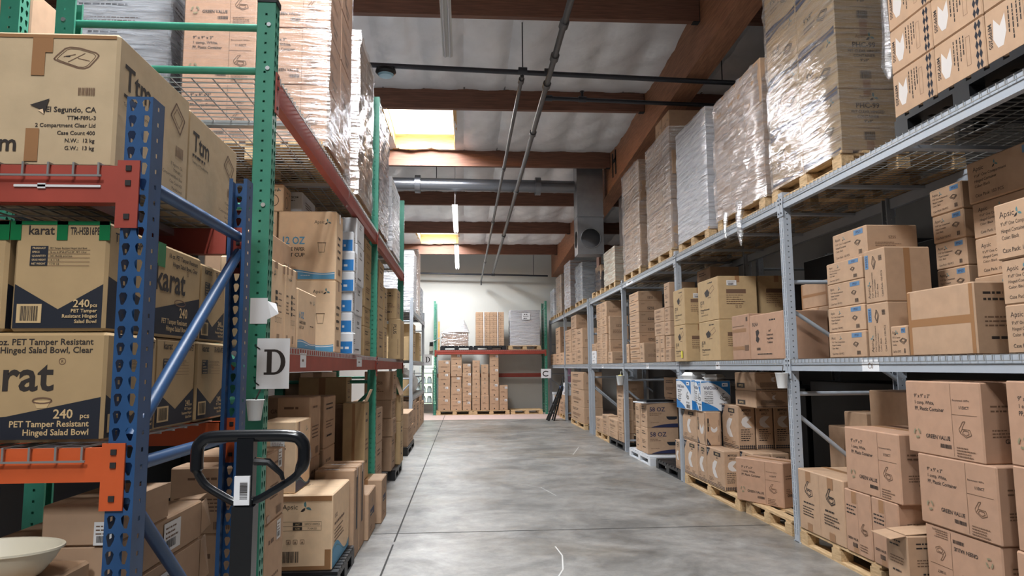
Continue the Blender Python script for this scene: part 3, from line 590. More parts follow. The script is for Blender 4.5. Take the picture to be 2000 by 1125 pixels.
mb = MB(); k = mb.mi(FOIL)
for i in range(len(PUR)-1):
    for xa, xb in ((-6, 6.5),):
        nx, ny = 144, 16; b = len(mb.v)
        for j in range(ny+1):
            for q in range(nx+1):
                x = xa+(xb-xa)*q/nx; y = PUR[i]+(PUR[i+1]-PUR[i])*j/ny; mb.v.append((x, y, foil_height(x, y, i, None)))
        for j in range(ny):
            for q in range(nx):
                x = xa+(xb-xa)*(q+.5)/nx; y = PUR[i]+(PUR[i+1]-PUR[i])*(j+.5)/ny
                if SKY_X[0] < x < SKY_X[1] and any(a < y < c for a, c in WELLS): continue
                a = b+j*(nx+1)+q; mb.f.append((a, a+nx+1, a+nx+2, a+1)); mb.m.append(k)
SEAM = mat('foil_seam_tape', srgb(120, 120, 124), .35, metal=.3)
for i in range(len(PUR)-1):
    for q in range(-8, 10):
        x = q*.68
        for j in range(16):
            ya, yb = PUR[i]+2.9*j/16, PUR[i]+2.9*(j+1)/16
            if SKY_X[0]-.02 < x < SKY_X[1]+.02 and any(a < (ya+yb)/2 < c for a, c in WELLS): continue
            if -6 < x < 6.4: mb.face([(x-.014, ya, foil_height(x, ya, i, None)-.012), (x+.014, ya, foil_height(x, ya, i, None)-.012), (x+.014, yb, foil_height(x, yb, i, None)-.012), (x-.014, yb, foil_height(x, yb, i, None)-.012)], SEAM)
o = mb.build('ceiling', smooth=True); struct(o)
mb = MB(); mb.box((-6.2, -4.2, 7.1), (6.7, 25.1, 7.2), DARK); 
SKYG = mat('skylight_glazing', (.93, .97, 1), .5, emit=2.2)
for n, (a, c) in enumerate(WELLS):
    zb = roof_z((a+c)/2)+.26; zt = zb+.32; x0, x1 = SKY_X; mb = MB(); t = .06
    mb.box((x0-t, a-t, zb), (x1+t, a, zt), PINE); mb.box((x0-t, c, zb), (x1+t, c+t, zt), PINE); mb.box((x0-t, a, zb), (x0, c, zt), PINE); mb.box((x1, a, zb), (x1+t, c, zt), PINE)
    o = mb.build(f'window_{n+2}'); mb = MB(); mb.box((x0-t, a-t, zt), (x1+t, c+t, zt+.03), SKYG); g = mb.build('glazing', o)
    struct(o)
seq = ['', '', '', '', 'nearest', 'second', 'third', 'fourth', 'fifth', 'farthest']
for i, y in enumerate(PUR):
    if i in (0, 1): continue
    z = roof_z(y)
    for s, (xa, xb) in enumerate(((-6, GIRD[0]-.003), (GIRD[1]+.003, 6.5))):
        mb = MB(); mb.box((xa, y-.045, z), (xb, y+.045, z+.36), GLULAM); o = mb.build('roof_beam')
        mb = MB(); e = xb if s == 0 else xa; sg = -1 if s == 0 else 1
        mb.box((e-.006 if s == 0 else e, y-.05, z-.006), (e if s == 0 else e+.006, y+.05, z+.3), DARK); mb.box(tuple(sorted((e, e+sg*.09)))[:1]+(y-.052, z-.008), tuple(sorted((e, e+sg*.09)))[1:]+(y+.052, z-.001), DARK); mb.build('beam_hanger', o)
        if i < 4: struct(o)
        else: tag(o, f'brown timber roof beam, {seq[i]} one crossing the ceiling {"left" if s == 0 else "right"} of the long girder', 'roof beam', 'timber roof beams')
mb = MB()
mb.v += [(x, y, roof_z(y)+dz) for y in (-4, 25) for x, dz in ((GIRD[0], -.46), (GIRD[1], -.46), (GIRD[1], .36), (GIRD[0], .36))]
for q in ((0, 1, 2, 3), (4, 7, 6, 5), (0, 4, 5, 1), (1, 5, 6, 2), (2, 6, 7, 3), (3, 7, 4, 0)): mb.f.append(q); mb.m.append(mb.mi(GLULY))
o = mb.build('roof_girder'); tag(o, 'long brown timber girder running along the aisle above the right rack', 'roof girder')
for y in (14.1, 19.3):
    mb = MB(); z = roof_z(y); mb.box((GIRD[0]-.012, y-.18, z-.3), (GIRD[0], y-.1, z+.2), DARK); mb.box((GIRD[0]-.012, y+.1, z-.3), (GIRD[0], y+.18, z+.2), DARK); mb.box((GIRD[0]-.012, y-.18, z-.02), (GIRD[0], y+.18, z+.05), DARK); mb.build('hinge_strap', o)
# ------------------------------------------------------------------ overhead services
def pipe(name, label, cat, pts, r, m, collars=(), n=10):
    mb = MB(); mb.tube(pts, r, m, n); o = mb.build(name, smooth=True); tag(o, label, cat)
    for p in collars:
        d = (Vector(pts[-1])-Vector(pts[0])).normalized()*.06; mb = MB(); mb.tube([Vector(p)-d, Vector(p)+d], r*1.45, m, n); mb.build('coupling', o, True)
    return o
def on(p, q, t): return tuple(a+(b-a)*t for a, b in zip(p, q))
a, b = (1.2, 5.92, 5.67), (.985, 24.0, 4.75)
pipe('sprinkler_main', 'grey sprinkler main running along the aisle, right of the thinner pipe', 'pipe', [a, on(a, b, .5), b], .04, PIPEG, [on(a, b, t) for t in (.05, .11, .155, .2, .3, .48, .7)])
c, d = (.80, 9.38, 5.55), (.585, 24.3, 4.5)
o = pipe('sprinkler_feed', 'thin grey pipe running along the aisle to the back wall, left pipe of two', 'pipe', [c, on(c, d, .5), d], .028, PIPEG, [on(c, d, t) for t in (.01, .25, .5, .8)])
mb = MB(); mb.tube([d, (.585, 24.33, 4.36)], .024, PIPEG, 8); mb.build('elbow', o, True)
o = pipe('branch_pipe', 'long dark branch pipe crossing the ceiling from left load to right rack', 'pipe', [(-2.4, 9.3, 5.66), (4.2, 9.3, 5.46)], .035, PIPE, [(.8, 9.3, 5.585), (1.16, 9.3, 5.575)])
for x in (.8, 3.6):
    mb = MB(); zt = roof_z(9.3)+.3; mb.tube([(x, 9.3, 5.5), (x, 9.3, zt)], .008, PIPE, 6); mb.build('hanger_rod', o)
o = pipe('branch_pipe', 'shorter dark branch pipe running right from the sprinkler main', 'pipe', [(1.15, 10.05, 5.5), (4.2, 10.05, 5.42)], .03, PIPE, [(1.24, 10.05, 5.5), (1.75, 10.05, 5.49)])
mb = MB(); mb.tube([(1.75, 10.05, 5.49), (1.75, 10.05, 5.6)], .02, PIPE, 6); mb.tube([(1.75, 10.05, 5.6), (1.75, 10.05, 5.615)], .035, PIPE, 8); mb.build('sprinkler_head', o)
o = pipe('branch_pipe', 'dark branch pipe crossing low before the cream back wall', 'pipe', [(-1.9, 24.3, 4.78), (2.9, 24.3, 4.68)], .03, PIPE, [(1.0, 24.3, 4.72)])
mb = MB(); mb.tube([(2.4, 24.3, 4.69), (2.4, 24.3, 5.5)], .008, PIPE, 6); mb.build('hanger_rod', o)
o = pipe('air_pipe', 'fat shiny round duct crossing the ceiling under the skylight', 'duct', [(-4.5, 15.05, 5.52), (2.4, 15.05, 5.45)], .135, mat('shiny_round_duct', srgb(120, 122, 128), .28, metal=.75), [(-1.0, 15.05, 5.484), (1.6, 15.05, 5.458)], 20)
for x in (-.6,): mb = MB(); mb.tube([(x, 15.05, 5.6), (x, 15.05, roof_z(15)+.3)], .008, PIPE, 6); mb.build('hanger_rod', o)
# sheet metal drop with round outlets
def round_hole_panel(mb, o, u, v, W, H, cx, cy, r, m, n=24):
    o, u, v = Vector(o), Vector(u), Vector(v); k = mb.mi(m); b = len(mb.v); ring = []; edge = []
    for i in range(n):
        t = 2*math.pi*i/n+math.pi/n; ca, sa = math.cos(t), math.sin(t); s = min((W-cx if ca > 0 else cx)/max(abs(ca), 1e-6), ((H-cy) if sa > 0 else cy)/max(abs(sa), 1e-6))
        s2 = min(s, 1.42*r+.02) if False else s
        ring.append((cx+r*ca, cy+r*sa)); edge.append((cx+s2*ca, cy+s2*sa))
    def near(c): return min(range(n), key=lambda i: (edge[i][0]-c[0])**2+(edge[i][1]-c[1])**2)
    for c in ((0, 0), (W, 0), (W, H), (0, H)): edge[near(c)] = c
    mb.v += [tuple(o+u*p[0]+v*p[1]) for p in ring]+[tuple(o+u*p[0]+v*p[1]) for p in edge]
    for i in range(n): j = (i+1) % n; mb.f.append((b+i, b+j, b+n+j, b+n+i)); mb.m.append(k)
dx0, dx1, dy0, dy1, dz0, dz1 = 2.43, 3.0, 14.85, 15.3, 3.95, 6.06
mb = MB(); round_hole_panel(mb, (dx0, dy0, dz0), (1, 0, 0), (0, 0, 1), dx1-dx0, .62, (dx1-dx0)/2, .33, .215, DUCTM); round_hole_panel(mb, (dx0, dy1, dz0), (0, -1, 0), (0, 0, 1), dy1-dy0, .62, (dy1-dy0)/2, .33, .185, DUCTM)
mb.face([(dx0, dy0, dz0+.62), (dx1, dy0, dz0+.62), (dx1, dy0, dz1), (dx0, dy0, dz1)], DUCTM); mb.face([(dx0, dy1, dz0+.62), (dx0, dy0, dz0+.62), (dx0, dy0, dz1), (dx0, dy1, dz1)], DUCTM)
mb.box((dx0, dy0, dz0-.012), (dx1, dy1, dz0), DUCTM); mb.box((dx0, dy1-.003, dz0), (dx1, dy1, dz1), DUCTM); mb.box((dx1-.003, dy0, dz0), (dx1, dy1, dz1), DUCTM)
DU = mb.build('air_duct'); tag(DU, 'grey sheet metal air duct hanging down with round outlet holes', 'duct')
mb = MB(); mb.box((dx0-.01, dy0-.01, 4.75), (dx1+.01, dy1+.01, 4.79), DUCTM); mb.build('duct_flange', DU)
mb = MB(); mb.tube([((dx0+dx1)/2+.215*math.cos(t*.2618), dy0-.004, dz0+.33+.215*math.sin(t*.2618)) for t in range(24)], .008, DUCTM, 6, True); mb.build('outlet_ring', DU)
mb = MB(); mb.box((3.44, 14.85, 3.98), (3.8, 15.3, 5.98), DUCTM); o = mb.build('air_duct'); tag(o, 'plain grey metal duct beyond the one with round holes', 'duct')
# strip lights and a round ceiling sensor
def strip(a, b, label, watts=0):
    mb = MB(); mb.bar(a, b, .12, .05, mat('lamp_housing', srgb(216, 216, 214), .4)); o = mb.build('strip_light'); tag(o, label, 'light', 'strip lights over the aisle')
    A, B = Vector(a), Vector(b)
    if watts:
        l = bpy.data.lights.new('strip_lamp', 'AREA'); l.shape = 'RECTANGLE'; l.size = .1; l.size_y = (B-A).length; l.energy = watts; l.color = (1, .97, .93); q = bpy.data.objects.new('strip_lamp', l); COL.objects.link(q); q.location = (A+B)/2-Vector((0, 0, .07))
    for s in (-.03, .03): mb = MB(); mb.tube([A+Vector((s, .03, -.04)), B+Vector((s, -.03, -.04))], .013, LAMPW, 8); mb.build('tube', o, True)
    for t in (.1, .9):
        p = A.lerp(B, t); mb = MB(); mb.tube([p+Vector((0, 0, .03)), (p.x, p.y, roof_z(p.y)+.3)], .005, ZINC, 6); mb.build('hanger_rod', o)
LAMPW, LON = mat('unlit_tube', srgb(206, 208, 212), .3), LAMPW
strip((-.2, 6.0, 5.42), (-.2, 8.35, 5.36), 'white strip light hanging at the top edge, nearest of the strip lights')
LAMPW = LON
LAMPW = LON
strip((4.5, 5.5, 5.75), (4.5, 7.9, 5.65), 'added strip light brightening the ceiling above the right rack, nearer one')  # this and the next are added, unseen lamps that brighten the ceiling foil
strip((4.5, 10.0, 5.55), (4.5, 12.4, 5.4), 'added strip light brightening the ceiling above the right rack, farther one')
strip((-.2, 14.9, 4.98), (-.2, 17.3, 4.9), 'white strip light hanging below the fat round duct', 30)
strip((-.2, 18.2, 4.72), (-.2, 20.6, 4.45), 'white strip light hanging before the back wall, farthest of the strip lights', 20)
strip((-.2, -1.5, 5.6), (-.2, .9, 5.5), 'white strip light over the aisle behind the camera', 110)
mb = MB(); mb.lathe([(0, .05), (.05, .05), (.13, .02), (.14, -.02), (.11, -.05), (0, -.06)], BLK, 20, (-1.06, 9.3, 5.545)); o = mb.build('dome_lamp', smooth=True); tag(o, 'dark round lamp hanging on the long branch pipe beside the left load', 'light')
mb = MB(); mb.lathe([(.108, -.051), (.09, -.075), (0, -.085)], mat('lamp_lens', srgb(150, 190, 206), .2), 20, (-1.06, 9.3, 5.545)); mb.build('lens', o, True)
# ------------------------------------------------------------------ pallet racks
def perforate(mb, W, H, o, u, v, m, cols, pitch, shape, z0=.06):
    """sheet W x H from o along u, v; one hole per cell"""
    o, u, v = Vector(o), Vector(u), Vector(v); k = mb.mi(m); cw = W/cols; n = int((H-z0)/pitch)
    def add(pts): b = len(mb.v); mb.v.extend(tuple(o+u*p[0]+v*p[1]) for p in pts); return b
    b = add([(0, 0), (W, 0), (W, z0), (0, z0)]); mb.f.append((b, b+1, b+2, b+3)); mb.m.append(k)
    b = add([(0, z0+n*pitch), (W, z0+n*pitch), (W, H), (0, H)]); mb.f.append((b, b+1, b+2, b+3)); mb.m.append(k)
    for i in range(n):
        for c in range(cols):
            x, y = c*cw, z0+i*pitch; cx, cy = x+cw/2, y+pitch/2; sg = 1 if c == 0 else -1
            if shape == 'tear': hp = [(cx-.008, cy-.004), (cx-.003*1-sg*.002, cy-.017), (cx+.003-sg*.002, cy-.017), (cx+.008, cy-.004), (cx+.0105, cy+.008), (cx+.006, cy+.015), (cx-.006, cy+.015), (cx-.0105, cy+.008)]
            elif shape == 'slot': hp = [(cx-.004, cy), (cx-.004, cy-.02), (cx, cy-.022), (cx+.004, cy-.02), (cx+.004, cy), (cx+.004, cy+.02), (cx, cy+.022), (cx-.004, cy+.02)]
            elif shape == 'sq': hp = [(cx-.0055, cy), (cx-.0055, cy-.0055), (cx, cy-.0055), (cx+.0055, cy-.0055), (cx+.0055, cy), (cx+.0055, cy+.0055), (cx, cy+.0055), (cx-.0055, cy+.0055)]
            else: hp = [(cx+.0062*math.cos(t), cy+.0062*math.sin(t)) for t in [math.pi+j*math.pi/4 for j in range(8)]]
            ep = [(x, cy), (x, y), (cx, y), (x+cw, y), (x+cw, cy), (x+cw, y+pitch), (cx, y+pitch), (x, y+pitch)]
            b = add(hp+ep)
            for j in range(8): q = (j+1) % 8; mb.f.append((b+8+j, b+8+q, b+q, b+j)); mb.m.append(k)
PM = {}
def post_mesh(key, H, W, D, m, web, flange, pitch):
    if key in PM: return PM[key]
    mb = MB(); L = .014
    perforate(mb, W, H, (-W/2, 0, 0), (1, 0, 0), (0, 0, 1), m, 2, pitch, web); perforate(mb, D, H, (W/2, 0, 0), (0, 1, 0), (0, 0, 1), m, 1, pitch, flange); perforate(mb, D, H, (-W/2, D, 0), (0, -1, 0), (0, 0, 1), m, 1, pitch, flange)
    for s in (-1, 1): mb.box((s*W/2-(0 if s < 0 else L), D-.002, 0), (s*W/2+(L if s < 0 else 0), D, H), m)
    me = mb.mesh('post'); PM[key] = me; return me
def rack(name, label, loc, rz, st, frames, bays, depth, extra=None):
    """frames: [(x, height, braces)], bays: [(x0, x1, [(ztop, beam height, material, deck?)])] in rack space, front at y = 0"""
    r = empty(name, loc, rz); tag(r, label, 'pallet rack'); m = st['m']; W, D = st['w'], st['d']
    for x, H, br in frames:
        mb = MB(); a, b = D*.6, depth-D*.6
        for za, zb in [(z, z) for z in br['h']]+br['d']: mb = MB(); mb.tube([(x, a, za), (x, b, zb)], .019, m, 12); mb.build('brace', r, True)
        me = post_mesh((st['n'], H), H, W, D, m, st['web'], st['fl'], st['p'])
        for q in (0, 1):
            p = bpy.data.objects.new('post', me); COL.objects.link(p); p.parent = r; p.location = (x, 0 if q == 0 else depth, 0); p.rotation_euler = (0, 0, math.pi*q)
        for q in (0, 1):
            mb = MB(); y = 0 if q == 0 else depth-D; mb.box((x-W/2-.02, y-.0, 0), (x+W/2+.02, y+D+.02, .008), m); mb.build('foot_plate', r)
    for x0, x1, lv in bays:
        for zt, bh, bm_, deck in lv:
            for q in (0, 1):
                y0, y1 = (.004, .05) if q == 0 else (depth-.05, depth-.004)
                mb = MB(); mb.box((x0+W/2+.006, y0, zt-bh), (x1-W/2-.006, y1, zt), bm_)
                mb.box((x0+W/2+.006, y0+.016 if q == 0 else y0, zt-.002), (x1-W/2-.006, y1 if q == 0 else y1-.016, zt+.0), bm_)
                bo = mb.build('rack_beam', r)
                for xe, s in ((x0+W/2, 1), (x1-W/2, -1)):
                    yy = -.004 if q == 0 else depth+.001
                    mb = MB(); mb.box((min(xe-s*.045, xe+s*.012), yy-.003, zt-bh-.07), (max(xe-s*.045, xe+s*.012), yy+.003, zt+.012), bm_)
                    mb.box((min(xe+s*.004, xe+s*.012), min(yy, y0), zt-bh), (max(xe+s*.004, xe+s*.012), max(yy, y1), zt), bm_)
                    for zz in (zt-.01, zt-bh*.5, zt-bh-.04): mb.lathe([(.009, -.003), (.009, .003), (0, .004)], ZINC, 8, (xe-s*.018, yy, zz)) if False else mb.box((xe-s*.018-.007, yy-.007, zz-.007), (xe-s*.018+.007, yy-.002, zz+.007), DARK)
                    mb.build('beam_connector', bo)
            if deck:
                mb = MB(); n = int((x1-x0-W-.04)/.064); g = .0025; xs = x0+W/2+.03
                for i in range(n+1):
                    x = xs+i*.064; mb.box((x-g, -.006, zt), (x+g, depth+.006, zt+.005), WIRE); mb.box((x-g, -.009, zt-.034), (x+g, -.005, zt+.005), WIRE)
                for y in [-.011]+[.02+j*.105 for j in range(int(depth/.105))]:
                    z = zt-.034 if y < 0 else zt-.004; mb.box((xs-.01, y-.0025, z), (xs+n*.064+.01, y+.0025, z+.005), WIRE)
                dk_ = mb.build('wire_deck', r)
                for i in range(3):
                    x = x0+(x1-x0)*(i+.5)/3; mb = MB(); mb.box((x-.03, .05, zt-.03), (x+.03, depth-.05, zt-.004), st.get('ch', ZINC)); mb.build('support_channel', dk_)
    return r
SG = dict(n='grey', m=GREY, w=.085, d=.075, web='slot', fl='round', p=.0508, ch=GREY)
SN = dict(n='green', m=GREEN, w=.078, d=.09, web='tear', fl='sq', p=.0508)
SB = dict(n='blue', m=BLUE, w=.068, d=.075, web='tear', fl='sq', p=.0435)
BR = dict(h=[.25, 1.3, 2.6], d=[(.35, 1.2), (1.2, .35)][:1]+[(2.5, 1.5)])
XR, XL = 2.92, -.956
# right rack, local x = -Y
lvR = [(1.595, .1, GREY, True), (3.072, .095, GREY, True)]
ys = [3.0, 6.25, 9.57, 12.93, 16.3]
frR = dict(h=[.2, 1.29, 2.3], d=[(1.12, .3), (2.05, 1.4)])
rack('pallet_rack', 'long grey steel pallet rack along the right side of the aisle', (XR, 0, 0), ROT['R'], SG, [(-y, 3.13, frR) for y in ys], [(-b, -a, lvR) for a, b in zip(ys, ys[1:])], 1.07)
ys = [16.62, 20.6, 24.25]
rack('pallet_rack', 'far grey steel pallet rack at the right, beyond the long one', (XR, 0, 0), ROT['R'], SG, [(-y, 3.13, frR) for y in ys], [(-b, -a, lvR) for a, b in zip(ys, ys[1:])], 1.07)
# left green rack
lvL = [(1.66, .13, RUST, True), (3.035, .13, RUST, True)]
ys = [3.53, 7.85, 11.2]
frL = dict(h=[.3, 1.4, 2.35, 3.05, 3.28], d=[(1.5, 2.3)])
rack('pallet_rack', 'green upright pallet rack with dark red beams on the left side of the aisle', (XL, 0, 0), ROT['L'], SN, [(ys[0], 3.4, frL), (ys[1], 4.6, dict(h=[.3, 1.4, 2.35, 3.28], d=[(1.3, .4)])), (ys[2], 4.2, dict(h=[.3, 1.4, 2.35, 3.28], d=[(1.3, .4)]))], [(a, b, lvL) for a, b in zip(ys, ys[1:])], 1.07)
rack('pallet_rack', 'second green rack back to back behind the green rack at top left', (-2.2, 0, 0), ROT['L'], SN, [(3.53, 3.6, frL), (7.2, 3.6, frL)], [(3.53, 7.2, [(1.66, .13, RUST, True), (3.035, .13, RUST, True)])], 1.0)
# left far grey rack
rack('pallet_rack', 'narrow grey rack at the far left ending in the distant letter D sign', (-1.16, 0, 0), ROT['L'], SG, [(y, 3.13, dict(h=[.2, 1.3, 2.6], d=[(1.2, .3)])) for y in (16.2, 20.75)], [(16.2, 20.75, [(.9, .1, GREY, True), (1.7, .1, GREY, True), (2.86, .1, GREY, True)])], 1.0)
# blue rack in the left foreground
frB = dict(h=[2.055], d=[(1.37, 1.995), (1.3, 1.3), (1.22, .55)])
rack('pallet_rack', 'blue upright pallet rack with red and orange beams in the left foreground', (-2.5, 1.9, 0), 0, SB, [(.0, 2.28, frB), (1.63, 2.28, frB)], [(0, 1.63, [(2.09, .1, RUST, True), (1.352, .085, ORANGE, True)])], .91)
# rack across the end of the aisle
frE = dict(h=[.3, 1.5, 2.6, 3.5], d=[(1.4, .4), (2.5, 1.6)])
ER = rack('pallet_rack', 'green and red pallet rack standing across the end of the aisle', (-.96, 23.35, 0), 0, SN, [(.0, 3.72, frE), (3.66, 3.72, frE)], [(0, 3.66, [(2.1, .13, RUST, True)])], 1.0)
mb = MB(); mb.box((.05, .95, 1.2), (3.61, .996, 1.33), RUST); mb.build('rack_beam', ER)
